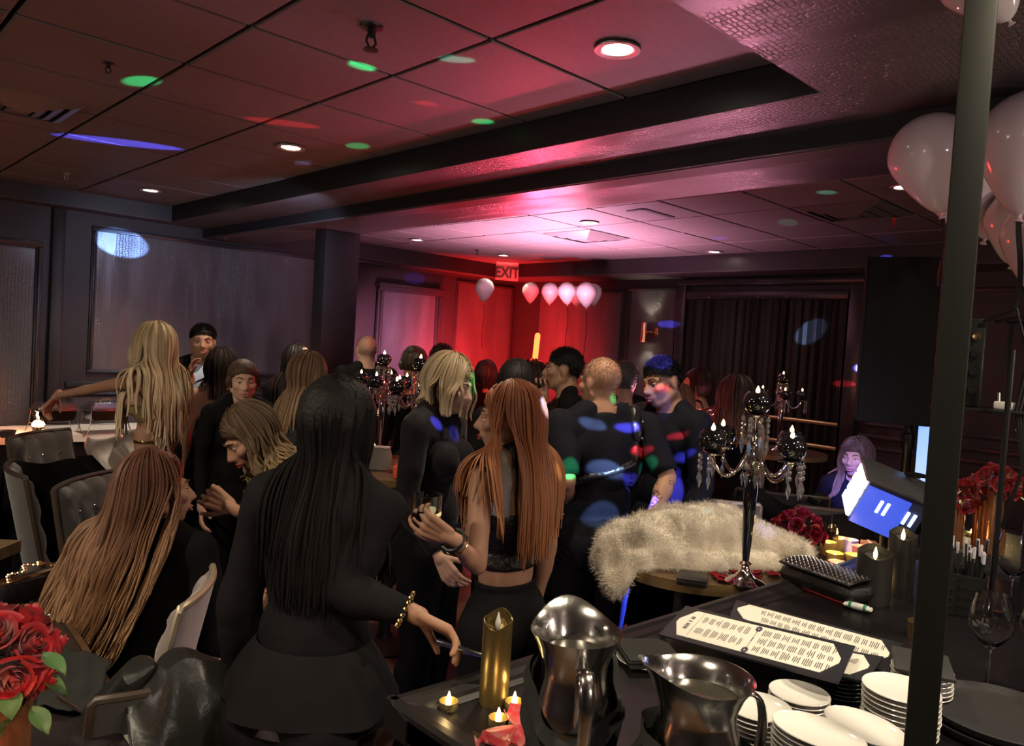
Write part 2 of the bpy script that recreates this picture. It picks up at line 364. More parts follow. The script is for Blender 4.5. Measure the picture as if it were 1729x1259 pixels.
# recess wall
panel_x(wrc, 5.47, 6.30, .9, 2.22, YR-.05); frame_x('f', wrc, 5.38, 6.39, .8, 2.30, YR-.04, .085, .07)
MB().box((5.40, YR-.05, .8), (6.37, YR, 2.25)).build('panel_back', mBLACKW, wrc, False)
MB().bbox((5.36, YR-.13, 2.27), (6.41, YR, 2.32), .012).build('cornice', mTRIM, wrc)
panel_x(wrc, 6.72, 7.74, .5, 2.46, YR); frame_x('f', wrc, 6.68, 7.78, .45, 2.49, YR)
# far wall
panel_y(wf, 6.14, 7.6, .5, 2.40, XW); frame_y('f', wf, 6.10, 7.65, .45, 2.43, XW)
panel_y(wf, 5.31, 6.00, .5, 2.42, XW); frame_y('f', wf, 5.28, 6.03, .45, 2.46, XW)
MB().bbox((XW-.09, 5.13, -.02), (XW+.002, 5.24, 2.52), .015).build('pilaster', mTRIM, wf)
MB().bbox((XW-.09, 3.07, -.02), (XW+.002, 3.21, 2.52), .015).build('pilaster', mTRIM, wf)
MB().bbox((XW-.06, 3.11, -.02), (XW-.085, 3.17, 2.51), .006).build('pilaster_bead', mTRIM, wf)
MB().bbox((XW-.10, 3.07, 2.46), (XW+.002, 5.24, 2.54), .02).build('head_trim', mTRIM, wf)
frame_y('f', wf, 1.2, 2.99, 1.05, 2.42, XW); frame_y('f', wf, .7, 2.99, .2, .86, XW)
MB().bbox((XW-.04, -.5, .93), (XW+.002, 3.06, .975), .01).build('chair_rail', mTRIM, wf)
for nm, lo, hi in (('baseboard_left', (-3, YL-.02, 0), (YJ, YL, .12)), ('baseboard_far', (XW-.02, -2.4, 0), (XW, YR, .12)), ('baseboard_recess', (YJ, YR-.02, 0), (XW, YR, .12))):
    struct(MB().bbox(lo, hi, .006).build(nm, mTRIM))
# crown along the recess and far walls
struct(MB().bbox((YJ, YR-.07, ZB+.01), (XW, YR, ZB+.075), .02).build('trim_1', mTRIM))

# ceiling: slab, soffits, dropped beam, tiles
X1, Y1a, Y1b = 2.63, 1.25, 7.456
X2a, X2b, Y2 = 3.58, 7.22, 7.85
ceil = MB().box((-3, -2.5, ZT+.03), (8.0, 8.4, ZT+.2)).build('ceiling', mGRIDB, None, False); struct(ceil)
def soff(lo, hi, nm='soffit', m=mCROCY):
    MB().box(lo, hi).build(nm, m, ceil, False)
soff((-3, -2.5, ZS), (X1, Y1a, ZT+.04)); soff((X1, -2.5, ZS), (3.02, YL, ZT+.04)); soff((-3, Y1b, ZS), (X1, YL, ZT+.04))
soff((3.02, -2.5, ZB), (X2a, YR, ZT+.04), 'beam'); soff((X2a, Y2, ZB+.04), (XW, YR, ZT+.04)); soff((X2b, -2.5, ZB+.04), (XW, Y2, ZT+.04))
# black faces inside the coffers and on the beam's side
for lo, hi in (((X1-.004, Y1a, ZS+.003), (X1, Y1b, ZT)), ((-3, Y1a, ZS+.003), (X1, Y1a+.004, ZT)), ((-3, Y1b-.004, ZS+.003), (X1, Y1b, ZT)),
               ((3.016, -2.5, ZB+.003), (3.02, YL, ZS)), ((X2a, Y2-.004, ZB+.045), (X2b, Y2, ZT)), ((X2b-.004, -2.5, ZB+.045), (X2b, Y2, ZT))):
    MB().box(lo, hi).build('coffer_side', mDARKC, ceil, False)
# bronze bead at the coffer's edge, smooth band on the beam
MB().box((3.03, -2.5, ZB-.006), (3.17, YL-.05, ZB+.001)).build('beam_band', mat('beam_band_paint', (.09, .07, .07), .3), ceil, False)
tm = {}
def tile(x0, y0, x1, y1):
    key = (round(x1-x0, 3), round(y1-y0, 3))
    if key not in tm:
        q = MB(); q.bbox((0, 0, 0), (key[0], key[1], .03), .006); tm[key] = q.mesh('ceiling_tile', mTILE, False)
    o = bpy.data.objects.new('ceiling_tile', tm[key]); COL.objects.link(o); o.location = (x0, y0, ZT+random.uniform(-.0015, .0015)); o.parent = ceil
g = .009
T = .62
ys = [Y1a]+[2.11+T*i for i in range(9) if 2.11+T*i < Y1b-.1]+[Y1b]; xs = [X1]+[1.83-T*i for i in range(7)]
for i in range(len(xs)-1):
    for j in range(len(ys)-1): tile(xs[i+1]+g, ys[j]+g, xs[i]-g, ys[j+1]-g)
T = .653
xs = [X2a]+[3.885+T*i for i in range(6) if 3.885+T*i < X2b-.05]+[X2b]; ys = [Y2]+[7.215-T*i for i in range(10)]
for i in range(len(xs)-1):
    for j in range(len(ys)-1): tile(xs[i]+g, ys[j+1]+g, xs[i+1]-g, ys[j]-g)

# column carrying the beam
cb = MB(); cb.bbox((3.27, 5.73, 0), (3.60, 5.91, ZB+.002), .006); col_ = struct(cb.build('column', mat('column_paint', (.013, .010, .010), .5, noise_col=.25, spec=.3), None))
MB().bbox((3.255, 5.715, 0), (3.615, 5.925, .14), .008).build('column_base', mTRIM, col_)

# ceiling fittings -----------------------------------------------------
mEMIT = mat('lamp_lens', (1, 1, 1), .4, emis=(1, .93, .74), est=26)
mRINGT = mat('lamp_trim', (.45, .43, .40), .35, metal=.6)
def downlight(q, label, tilt=True):
    t = thing('ceiling_light', label, 'light', q, group='recessed ceiling lights')
    MB().lathe([(.052, .004), (.075, .0), (.085, -.007), (.083, -.013), (.07, -.014), (.057, -.010), (.052, .004)], 28, cap=False).build('trim_ring', mRINGT, t)
    MB().lathe([(.0015, -.006), (.03, -.007), (.055, -.004)], 28, cap=False).build('lens', mEMIT, t)
lab = ['largest recessed ceiling light, nearest the croc soffit corner', 'recessed ceiling light between the two green ceiling glints and the beam', 'recessed ceiling light near the far corner of the dark coffer']
for q, l in zip(DOWN1, lab): downlight(q, l)
lab = ['far bay ceiling light just before the square air vent', 'far bay ceiling light nearest the dark column', 'far bay ceiling light above the exit sign', 'far bay ceiling light by the soffit over the black curtain', 'ceiling light peeping out beside the large lilac balloon']
for q, l in zip(DOWN2, lab): downlight(q, l)

def vent(c, s, label):
    t = thing('ceiling_vent', label, 'vent', c)
    mV = mat('vent_metal', (.14, .13, .13), .4, metal=.3)
    for k, r in enumerate((.5, .37, .24)):
        a, z = s*r, -.004-.012*k
        q = MB()
        for sg in (0, 1, 2, 3):
            R = Rz(sg*math.pi/2); w2 = s*.10
            vs = np.array([(-a, -a, z), (a, -a, z), (a-w2, -a+w2, z-.022), (-a+w2, -a+w2, z-.022), (-a, -a, z+.006), (a, -a, z+.006), (a-w2, -a+w2, z-.016), (-a+w2, -a+w2, z-.016)]) @ R.T
            q.add(vs, [(0, 1, 2, 3), (7, 6, 5, 4), (0, 4, 5, 1), (1, 5, 6, 2), (2, 6, 7, 3), (3, 7, 4, 0)])
        q.build('vent_cone', mV, t, False)
    MB().box((-s*.5, -s*.5, .0), (s*.5, s*.5, .004)).build('vent_throat', mGRIDB, t, False)
    MB().bbox((-s*.11, -s*.11, -.05), (s*.11, s*.11, -.035), .006).build('vent_plate', mV, t)
vent(Pz(990, 398, ZT), .60, 'square louvred ceiling vent in the pink lit far bay')
vent(Pz(1440, 356, ZT), .60, 'square louvred ceiling vent beside the lilac balloons')
vent(Pz(30, 172, ZT), .5, 'louvred ceiling vent at the dark far end of the near coffer')
t = thing('slot_gap', 'black angled slot where a ceiling tile sits open', 'vent', Pz(1085, 357, ZT))
a_, b_, c_ = Pz(1061, 356, ZT)-Pz(1085, 357, ZT), Pz(1086, 352, ZT)-Pz(1085, 357, ZT), Pz(1136, 366, ZT)-Pz(1085, 357, ZT)
for p0, p1 in ((a_, b_), (b_, c_)):
    d = p1-p0; n = np.array([-d[1], d[0], 0]); n /= np.linalg.norm(n); n *= .022
    MB().prism([p0+n, p0-n, p1-n, p1+n], -.006, -.0005).build('slot', mGRIDB, t, False)

def sprinkler(q, m, label, s=1.0):
    t = thing('sprinkler', label, 'sprinkler', q)
    MB().lathe([(.001, 0), (.035*s, 0), (.033*s, -.006*s), (.012*s, -.012*s), (.012*s, -.03*s), (.001, -.03*s)], 16).build('escutcheon', m, t)
    q2 = MB(); q2.tube([(-.012*s, 0, -.03*s), (-.016*s, 0, -.045*s), (-.004*s, 0, -.062*s)], .0035*s, 6); q2.tube([(.012*s, 0, -.03*s), (.016*s, 0, -.045*s), (.004*s, 0, -.062*s)], .0035*s, 6)
    q2.tube([(-.012*s, 0, -.03*s), (.012*s, 0, -.03*s)], .004*s, 6); q2.build('frame', m, t)
    MB().lathe([(.001, -.062*s), (.02*s, -.064*s), (.022*s, -.067*s), (.001, -.068*s)], 14).build('deflector', m, t)
mSPB = mat('sprinkler_black', (.02, .018, .018), .35, metal=.5); mSPW = mat('sprinkler_steel', (.5, .48, .45), .3, metal=.9); mSPR = mat('sprinkler_red', (.5, .03, .03), .35)
sprinkler(Pz(628, 44, ZT), mSPB, 'black pendant sprinkler on the near coffer ceiling', 1.25); sprinkler(Pz(183, 106, ZT), mSPB, 'tiny dark sprinkler beside the green glint on the coffer', .7)
sprinkler(Pz(112, 292, ZT), mSPW, 'pale pendant sprinkler near the coffer end', .8); sprinkler(Pz(1510, 366, ZT), mSPR, 'red lit sprinkler next to the lilac balloons', 1.0)
sprinkler(Pz(806, 421, ZT), mSPB, 'small sprinkler beyond the exit sign light', .9); sprinkler(Pz(381, 400, ZB), mSPW, 'tiny bright sprinkler where the beam meets the left wall', .5)

# exit sign
e0 = Px(856, 462, 7.05)
t = thing('exit_sign', 'EXIT sign on a clear panel hanging from the soffit corner', 'sign', (e0[0], e0[1], 0))
u = np.array([math.cos(math.radians(-42)), math.sin(math.radians(-42)), 0]); R_ = np.stack([u, np.array([-u[1], u[0], 0]), np.array([0, 0, 1.])], 1)
zt = Px(858, 444, 7.05)[2]; wv = .155
def eb(q, nm, m, sm=True): q.xf(R=R_); return q.build(nm, m, t, sm)
eb(MB().bbox((-wv, -.045, zt-.03), (wv, .045, zt+.055), .02), 'housing', mat('sign_housing', (.55, .5, .5), .35, metal=.3))
eb(MB().bbox((-wv*.2, -.03, zt+.05), (wv*.2, .03, ZT+.01), .006), 'mount', mat('sign_housing', (.5, .5, .5)))
eb(MB().bbox((-wv, -.006, zt-.235), (wv, .006, zt-.03), .003), 'acrylic_panel', mat('sign_acrylic', (.42, .40, .40), .15, alpha=.55))
fc = bpy.data.curves.new('lettering', 'FONT'); fc.body = 'EXIT'; fc.size = .20; fc.extrude = .002; fc.align_x = 'CENTER'; fc.align_y = 'CENTER'; fc.space_character = 1.02; fc.offset = .006
tmpf = bpy.data.objects.new('tmp', fc); COL.objects.link(tmpf); bpy.context.view_layer.update()
lm = bpy.data.meshes.new_from_object(tmpf.evaluated_get(bpy.context.evaluated_depsgraph_get())); bpy.data.objects.remove(tmpf)
fo = bpy.data.objects.new('lettering', lm); COL.objects.link(fo); fo.parent = t; lm.materials.clear(); lm.materials.append(mat('sign_letter', (.03, .03, .03), .4, emis=(.6, .55, .55), est=.0))
Ml = Matrix.Identity(4); yl = R_[:, 1]*-1
for i in range(3): Ml[i][0] = R_[i, 0]; Ml[i][1] = (0, 0, 1)[i]; Ml[i][2] = np.cross(R_[:, 0], [0, 0, 1])[i]
lp = R_ @ np.array([0, -.009, zt-.135]); Ml[0][3], Ml[1][3], Ml[2][3] = lp
fo.matrix_basis = Ml @ Matrix.Diagonal((.78, 1.0, 1.0, 1.0))

# wall sconce
s0 = np.array([XW-.06, 5.60, 1.895])
t = thing('wall_sconce', 'copper cylinder up and down wall sconce on the croc panel', 'light', s0)
mCOP = mat('sconce_copper', (.75, .38, .24), .22, metal=1)
MB().lathe([(.036, -.12), (.04, -.12), (.04, .12), (.036, .12), (.036, -.12)], 24, c=(-.05, .08, 0), cap=False).build('shade', mCOP, t)
MB().bbox((.03, -.07, -.06), (.06, .0, .06), .006).build('back_plate', mCOP, t); MB().bbox((-.05, -.04, -.012), (.04, .06, .012), .004).build('arm', mCOP, t)
for z in (.112, -.112): MB().lathe([(.001, z-.004), (.033, z-.004), (.033, z+.004), (.001, z+.004)], 18, c=(-.05, .08, 0)).build('bulb', mat('sconce_bulb', (1, .9, .7), .5, emis=(1, .86, .55), est=18), t)
for sg in (1, -1): spot(s0+np.array([-.05, .08, sg*.13]), s0+np.array([.02, .06, sg*1.0]), WARM, 7, 95, .8, .02)

# black curtain with its rods in front
def curt(y0, y1, nm, lab):
    n = int((y1-y0)*90)
    def fn(i, j):
        y = y0+(y1-y0)*i; z = .03+2.32*j
        a = .028*math.sin(y*58+.7*math.sin(y*7))+.012*math.sin(y*131+1.3); return (XW-.06+a*(1.0-.35*j), y, z)
    q = MB(); q.grid(fn, n, 9); o = q.build(nm, mat('curtain_cloth', (.014, .010, .011), .5, noise_col=.2, spec=.3), None); tag(o, lab, 'curtain', 'black curtain panels')
curt(3.23, 3.84, 'curtain', 'black pleated curtain panel nearest the loudspeaker, behind the brass rails'); curt(3.87, 5.10, 'curtain', 'wide black curtain panel beside the sconce bay')
MB().bbox((XW-.09, 3.22, 2.30), (XW-.02, 5.12, 2.40), .01).build('curtain_track', mTRIM, wf)
for z, y1 in ((1.04, 4.9), (.80, 4.9)):
    o = MB().tube([(XW-.17, 3.19, z), (XW-.17, y1, z)], .022, 10).build('brass_rail', mat('dull_brass', (.42, .30, .16), .35, metal=.8)); 
    for yy in (3.22, 4.86): MB().rod((XW-.17, yy, z), (XW-.11, yy, z), .012).build('rail_bracket', mTRIM, o)
    tag(o, 'upper dull brass rail across the black curtain' if z > 1 else 'lower dull brass rail across the black curtain', 'rail')
for i, (px, py) in enumerate(((1280, 500), (1328, 500), (1197, 501), (1424, 501))):
    q = Px(px, py, XW-.1); o = MB().ball((0, 0, 0), .012, 8).build('curtain_hook', mSPW); tag(o, ['small bright curtain hook, second of four along the curtain top', 'small bright curtain hook, third of four along the curtain top', 'dim curtain hook nearest the sconce bay', 'dim curtain hook nearest the loudspeaker'][i], 'hook', loc=q)
# ------------------------------------------------------------------ people
def nrm(a): a = np.asarray(a, float); return a/(np.linalg.norm(a)+1e-12)
def axis_R(ax, deg):
    ax = nrm(ax); a = math.radians(deg); K = np.array([[0, -ax[2], ax[1]], [ax[2], 0, -ax[0]], [-ax[1], ax[0], 0]])
    return np.eye(3)+math.sin(a)*K+(1-math.cos(a))*(K @ K)
def skin_mat(n, c): return mat('skin_'+n, c, .5, noise_col=.12, nscale=20, sss=.12, spec=.35)
SK = {'fair': skin_mat('fair', (.50, .30, .22)), 'tan': skin_mat('tan', (.40, .215, .14)), 'olive': skin_mat('olive', (.34, .19, .125)), 'brown': skin_mat('brown', (.22, .12, .08))}
mEYE = mat('eye_white', (.75, .72, .70), .2); mIRIS = mat('iris_brown', (.05, .025, .012), .15); mBROW = mat('brow_hair', (.035, .02, .014), .7)
mLIP = {'nude': mat('lips_nude', (.38, .15, .13), .4), 'red': mat('lips_red', (.36, .06, .06), .35)}
FEM = dict(sh=.096, shr=.0255, ua=.0235, el=.0195, fa=.0205, wr=.0135, hip=.088, waist=.066, chest=.078, chd=.055, neck=.028, th=.050, bust=True)
MAL = dict(sh=.113, shr=.032, ua=.029, el=.0235, fa=.026, wr=.0165, hip=.086, waist=.080, chest=.098, chd=.066, neck=.036, th=.051, bust=False)

def remesh(mb, vox):
    me = mb.mesh('tmp', [], False); o = bpy.data.objects.new('tmp', me); COL.objects.link(o)
    md = o.modifiers.new('r', 'REMESH'); md.mode = 'VOXEL'; md.voxel_size = vox; md.use_smooth_shade = True
    dg = bpy.context.evaluated_depsgraph_get(); ev = o.evaluated_get(dg); em = ev.to_mesh()
    n = len(em.vertices); vs = np.empty(n*3); em.vertices.foreach_get('co', vs); vs = vs.reshape(-1, 3)
    nf = len(em.polygons); lt = np.empty(nf, int); em.polygons.foreach_get('loop_total', lt)
    li = np.empty(len(em.loops), int); em.loops.foreach_get('vertex_index', li)
    ne = len(em.edges); ed = np.empty(ne*2, int); em.edges.foreach_get('vertices', ed); ed = ed.reshape(-1, 2)
    if (lt == 4).all(): fs = li.reshape(-1, 4)
    else:
        fs = []; k = 0
        for c in lt: q = li[k:k+c]; k += c; fs.append(list(q) if c == 4 else [q[0], q[1], q[2], q[2]])
        fs = np.array(fs)
    ev.to_mesh_clear(); bpy.data.objects.remove(o); bpy.data.meshes.remove(me)
    return vs, fs, ed
def smooth_v(vs, ed, it, lam=.5, mask=None):
    deg = np.bincount(ed.ravel(), minlength=len(vs)).astype(float)[:, None]+1e-9
    for _ in range(it):
        s = np.zeros_like(vs)
        for k in range(3): s[:, k] = np.bincount(ed[:, 0], vs[ed[:, 1], k], len(vs))+np.bincount(ed[:, 1], vs[ed[:, 0], k], len(vs))
        d = (s/deg-vs)*lam
        if mask is not None: d *= mask[:, None]
        vs = vs+d
    return vs
def vnormals(vs, fs):
    a, b, c, d = (vs[fs[:, i]] for i in range(4)); n = np.cross(c-a, d-b); N = np.zeros_like(vs)
    for i in range(4):
        for k in range(3): N[:, k] += np.bincount(fs[:, i], n[:, k], len(vs))
    return N/(np.linalg.norm(N, axis=1, keepdims=True)+1e-12)
def np_mesh(name, vs, fs, mats, off, parent):
    me = bpy.data.meshes.new(name); me.from_pydata((vs-off).tolist(), [], fs.tolist())
    for m in (mats if isinstance(mats, list) else [mats]): me.materials.append(m)
    me.polygons.foreach_set('use_smooth', [True]*len(me.polygons)); me.update()
    o = bpy.data.objects.new(name, me); COL.objects.link(o); o.parent = parent; return o

class Person:
    """A figure. pos: pixel of the head's top and its depth; face: 0 to camera, 90 to image right, 180 away, 270 to image left."""
    def __init__(s, label, px, py, d, face, sex='f', skin='fair', H=None, lean=0, side=0, twist=0, head=(0, 0, 0), armL=None, armR=None, handL=None, handR=None,
                 seated=None, vox=.010, lips='nude', gaze=(0, 0), hairtop=.018, eyes=True, brow=mBROW, heel=.03, wide=1.0, smile=False, group=None, hands=True):
        top = P(px, py, d); s.vox = vox; s.B = B = FEM if sex == 'f' else MAL
        if H is None: H = (top[2]-hairtop-heel)/(.985 if lean else 1.0)
        s.H = H; K = H
        vd = nrm([top[0], top[1], 0]); rt = np.array([vd[1], -vd[0], 0]); a = math.radians(face)
        F = math.cos(a)*-vd+math.sin(a)*rt; U = np.array([0, 0, 1.]); Lf = np.cross(U, F)
        s.F, s.L, s.U = F, Lf, U; s.wide = wide
        Rl = axis_R(Lf, lean) @ axis_R(F, side); Rt = axis_R(Rl @ U, twist) @ Rl      # trunk tilt, then shoulder twist
        pel = np.array([0, 0, .525*K])
        loc = lambda f, l, u: F*f*K+Lf*l*K+U*u*K
        up = lambda f, l, u: pel+Rl @ (loc(f, l, u)-pel)
        tw = lambda f, l, u: pel+Rt @ (loc(f, l, u)-pel)
        Rh = axis_R(Rt @ U, head[0]) @ axis_R(Rt @ Lf, head[1]) @ axis_R(Rt @ F, head[2]) @ Rt
        s.hf, s.hl, s.hu = Rh @ F, Rh @ Lf, Rh @ U; hs = s.hs = H/1.70*(1.0 if sex == 'f' else 1.02)
        ntop = tw(.0, 0, .868); s.hc = ntop+s.hu*.085*hs+s.hf*.022*hs
        hl_ = lambda f, l, u: s.hc+(s.hf*f+s.hl*l+s.hu*u)*hs
        htop = hl_(-.01, 0, .115+hairtop)
        # put the head where the photograph has it; feet to the floor
        base = top-htop; zoff = base[2]; s.base = np.array([base[0], base[1], 0.]); O = s.base+np.array([0, 0, zoff])
        if not seated and not lean: O = s.base+np.array([0, 0, zoff])
        pr = []; Cp = lambda lab, p0, p1, r0, r1: pr.append((lab, 'c', O+p0, O+p1, r0, r1))
        El = lambda lab, c, r, R: pr.append((lab, 'e', O+c, np.array(r), R, 0))
        RB = np.stack([F, Lf, U], 1); RT = Rt @ RB; RHm = Rh @ RB; RP = Rl @ RB; w = wide
        El('pelvis', up(-.004, 0, .525), (.064*K*w, B['hip']*K*w, .072*K), RP); El('waist', up(.0, 0, .615), (.050*K*w, B['waist']*K*w, .085*K), RP)
        El('chest', tw(-.004, 0, .735), (B['chd']*K*w, B['chest']*K*w, .105*K), RT)
        Cp('chest', tw(-.008, -B['sh']*.72, .80), tw(-.008, B['sh']*.72, .80), .036*K, .036*K)
        for sg in (1, -1): Cp('chest', tw(-.012, sg*.02, .852), tw(-.008, sg*B['sh']*.85, .815), .022*K, .025*K)
        if B['bust']:
            for sg in (1, -1): El('chest', tw(.036*w, sg*.040, .733), (.036*K*w, .036*K, .040*K), RT)
        else:
            for sg in (1, -1): El('chest', tw(.026, sg*.048, .755), (.032*K, .05*K, .045*K), RT)
        for sg in (1, -1): El('pelvis', up(-.026*w, sg*.040*w, .50), (.048*K*w, .047*K*w, .054*K), RP)
        Cp('neck', tw(-.010, 0, .815), ntop+s.hu*.0, B['neck']*K*1.12, B['neck']*K)
        Cp('neck', ntop, s.hc+(s.hf*-.03+s.hu*-.03)*hs, B['neck']*K, .05*hs)
        El('head', hl_(-.016, 0, .030)-0, np.array((.092, .074, .085))*hs, RHm); El('head', hl_(.022, 0, -.028), np.array((.069, .058, .084))*hs, RHm)
        jw = .040 if sex == 'f' else .05
        El('head', hl_(.044, 0, -.082), np.array((.036, jw*.82, .030))*hs, RHm)
        for sg in (1, -1): Cp('head', hl_(.036, sg*jw*.65, -.078), hl_(-.012, sg*.056, -.045), .020*hs, .018*hs)
        if eyes:
            Cp('face', hl_(.084, 0, .016), hl_(.108, 0, -.026), .0085*hs, .0125*hs)
            for sg in (1, -1):
                pr.append(('face', 'c', O+hl_(.096, sg*.012, -.031), O+hl_(.088, sg*.014, -.031), .0085*hs, .009*hs))
                Cp('face', hl_(.080, sg*.012, .026), hl_(.064, sg*.046, .022), .013*hs, .011*hs)
                Cp('face', hl_(.062, sg*.040, -.018), hl_(.052, sg*.048, -.014), .022*hs, .02*hs)
            El('face', hl_(.086, 0, -.058), np.array((.012, .026, .014))*hs, RHm)
        for sg in (1, -1): El('ear', hl_(-.008, sg*.075, -.004), np.array((.020, .007, .031))*hs, RHm)
        # arms
        s.jt = {}
        for sd, sg, arm, hd in (('L', 1, armL, handL), ('R', -1, armR, handR)):
            S = tw(-.006, sg*B['sh'], .812)
            if arm is None: arm = ('d', 6, 14)
            if arm[0] == 'd':      # hanging: splay, elbow bend
                e = S+(Rt @ (F*-.01+Lf*sg*math.sin(math.radians(arm[1]))+U*-math.cos(math.radians(arm[1]))))*.172*K
                b_ = math.radians(arm[2]); wv = e+(Rt @ (F*math.sin(b_)+U*-math.cos(b_)))*.15*K
            elif arm[0] == 'l':    # offsets from the shoulder in body axes, in heights
                e = S+RT @ np.array(arm[1])*np.array([1, 1, 1])*K; wv = S+RT @ np.array(arm[2])*K
            else:                  # pixel + depth
                e = P(*arm[1])-O; wv = P(*arm[2])-O
            s.jt['sh'+sd], s.jt['el'+sd], s.jt['wr'+sd] = O+S, O+e, O+wv
            Cp('uarm'+sd, S, e, B['shr']*K, B['el']*K); Cp('uarm'+sd, S*.6+e*.4, S*.4+e*.6, B['ua']*K, B['ua']*K)
            Cp('farm'+sd, e, wv, B['el']*K, B['wr']*K); Cp('farm'+sd, e*.75+wv*.25, e*.6+wv*.4, B['fa']*K, B['fa']*.93*K)
        # legs
        for sd, sg in (('L', 1), ('R', -1)):
            hp = up(0, sg*.050*w, .505)
            if seated:
                kn = hp+(F*.245+Lf*sg*.03)*K+U*-.01*K; ft = np.array([*(kn+F*.02*K)[:2], .075-O[2]])
            else:
                kn = loc(.012, sg*.052, .275); ft = np.array([*loc(-.012, sg*.052, 0)[:2], heel+.055*K-O[2]])
                if lean or abs(O[2]) > .02: kn = (hp+ft)/2+F*.012*K
            s.jt['hip'+sd], s.jt['kn'+sd], s.jt['an'+sd] = O+hp, O+kn, O+ft
            Cp('thigh'+sd, hp, kn, B['th']*K*w, .031*K); Cp('shin'+sd, kn, ft, .030*K, .0195*K); Cp('shin'+sd, kn*.75+ft*.25-F*.008*K, kn*.55+ft*.45-F*.006*K, .034*K, .030*K)
            Cp('foot'+sd, ft+U*-.012*K-F*.012*K, ft+F*.105*K+U*(-.03*K-heel*.6), .020*K, .013*K)
        s.pr = pr; s.O = O; s.RT, s.RB, s.RP, s.RH = RT, RB, RP, RHm; s.Kb = K; s.pelv = O+pel
        mb = MB()
        for q in pr:
            if q[1] == 'c': mb.capsule(q[2], q[3], q[4], q[5], 14, 4)
            else: mb.ball(q[2], q[3], 16, 0, q[4])
        vs, fs, ed = remesh(mb, vox)
        vs = smooth_v(vs, ed, 2)
        fm = (np.linalg.norm(vs-O-s.hc, axis=1) > .145*hs).astype(float)
        vs = smooth_v(vs, ed, int(.10/vox), .5, fm)
        s.vs, s.fs, s.ed = vs, fs, ed; s.N = vnormals(vs, fs)
        # nearest limb for every vertex
        D = np.full(len(vs), 1e9); s.lab = np.zeros(len(vs), int); s.t = np.zeros(len(vs)); s.labs = sorted({q[0] for q in pr})
        for q in pr:
            if q[1] == 'c':
                d_ = q[3]-q[2]; t = np.clip((vs-q[2]) @ d_/(d_ @ d_+1e-12), 0, 1); dd = np.linalg.norm(vs-q[2]-t[:, None]*d_, axis=1)-(q[4]+t*(q[5]-q[4]))
            else:
                lc = (vs-q[2]) @ q[4]; k_ = np.linalg.norm(lc/q[3], axis=1); dd = (k_-1)*q[3].min(); t = (lc[:, 2]/q[3][2]+1)/2
            b_ = dd < D; D[b_] = dd[b_]; s.lab[b_] = s.labs.index(q[0]); s.t[b_] = t[b_]
        # body coordinates (heights) used to cut clothing
        s.lf = (vs-O-pel) @ RT/K; s.ul = s.lf[:, 2]+.525; s.hcv = (vs-O-s.hc) @ RHm/hs
        for sd in 'LR':      # true arm/leg parameter along the whole bone
            for nm, a_, b_ in (('uarm', 'sh', 'el'), ('farm', 'el', 'wr'), ('thigh', 'hip', 'kn'), ('shin', 'kn', 'an')):
                if nm+sd in s.labs:
                    m_ = s.lab == s.labs.index(nm+sd); d_ = s.jt[b_+sd]-s.jt[a_+sd]; s.t[m_] = ((vs[m_]-s.jt[a_+sd]) @ d_)/(d_ @ d_)
        s.root = thing('person', label, 'person', s.base, 0, group)
        # hands go in the same mesh as the body
        bv, bf = [vs], [fs]; n = len(vs)
        for sd, sg, hd in (('L', 1, handL), ('R', -1, handR)):
            if not hands: continue
            hv, hfc = s.hand(sd, sg, hd or {}, vox); bv.append(hv); bf.append(hfc+n); n += len(hv)
        s.body = np_mesh('body', np.concatenate(bv), np.concatenate(bf), SK[skin], s.base, s.root)
        s.skinm = SK[skin]
        if eyes: s.eyes(hl_, O, gaze, lips, brow, smile)
    def head(s, f, l, u): return s.O+s.hc+(s.hf*f+s.hl*l+s.hu*u)*s.hs
    def torso(s, f, l, u): return s.pelv+s.RT @ (np.array([f, l, u-.525])*s.Kb)
    def eyes(s, hl_, O, gaze, lips, brow, smile):
        hs = s.hs; h = s.head
        ga = nrm(s.hf+s.hl*math.tan(math.radians(gaze[0]))+s.hu*math.tan(math.radians(gaze[1])))
        for sg in (1, -1):
            c = h(.0695, sg*.031, .004); q = MB(); q.ball(c, .0125*hs, 12, 0, s.RH)
            t = q.v[0]; cc = (t-c)/(.0125*hs)
            q.m = [1 if np.mean([cc[i] @ ga for i in f]) > .86 else 0 for f in q.f]
            # lids: a skin cap over the upper third and a lower rim
            t2 = MB(); t2.ball((0, 0, 0), 1, 14); tv = t2.v[0]; lid = .15-.25*max(0, -gaze[1]/30)
            keep = [f for f in t2.f if np.mean([tv[i][2] for i in f]) > lid+.1 or np.mean([tv[i][2] for i in f]) < -.5]
            q.add((tv*.0142*hs) @ s.RH.T+c, keep, 2)
            rim = [h(.0695, sg*.031, .004)+(s.hf*math.cos(a)*.0150+s.hl*math.sin(a)*.0150+s.hu*.0125*(lid+.08))*hs for a in np.linspace(-1.25, 1.25, 9)]
            q.tube(rim, .0013*hs, 5, 3)
            q.build('eye', [mEYE, mIRIS, s.skinm, mBROW], s.root, world=True)
            q = MB(); q.tube([h(.0925, sg*.013, .026), h(.089, sg*.03, .034), h(.072, sg*.05, .028)], np.array([.0042, .0045, .0018])*hs, 6, flat=.6); q.build('eyebrow', brow, s.root, world=True)
        q = MB(); k = .007 if smile else 0
        q.tube([h(.088, .026+k, -.058+k), h(.0975, .012, -.055), h(.099, 0, -.056), h(.0975, -.012, -.055), h(.088, -.026-k, -.058+k)], np.array([.001, .0048, .0045, .0048, .001])*hs, 8, 0)
        q.tube([h(.088, .024+k, -.060+k), h(.096, .012, -.067), h(.097, 0, -.068), h(.096, -.012, -.067), h(.088, -.024-k, -.060+k)], np.array([.001, .005, .006, .005, .001])*hs, 8, 0)
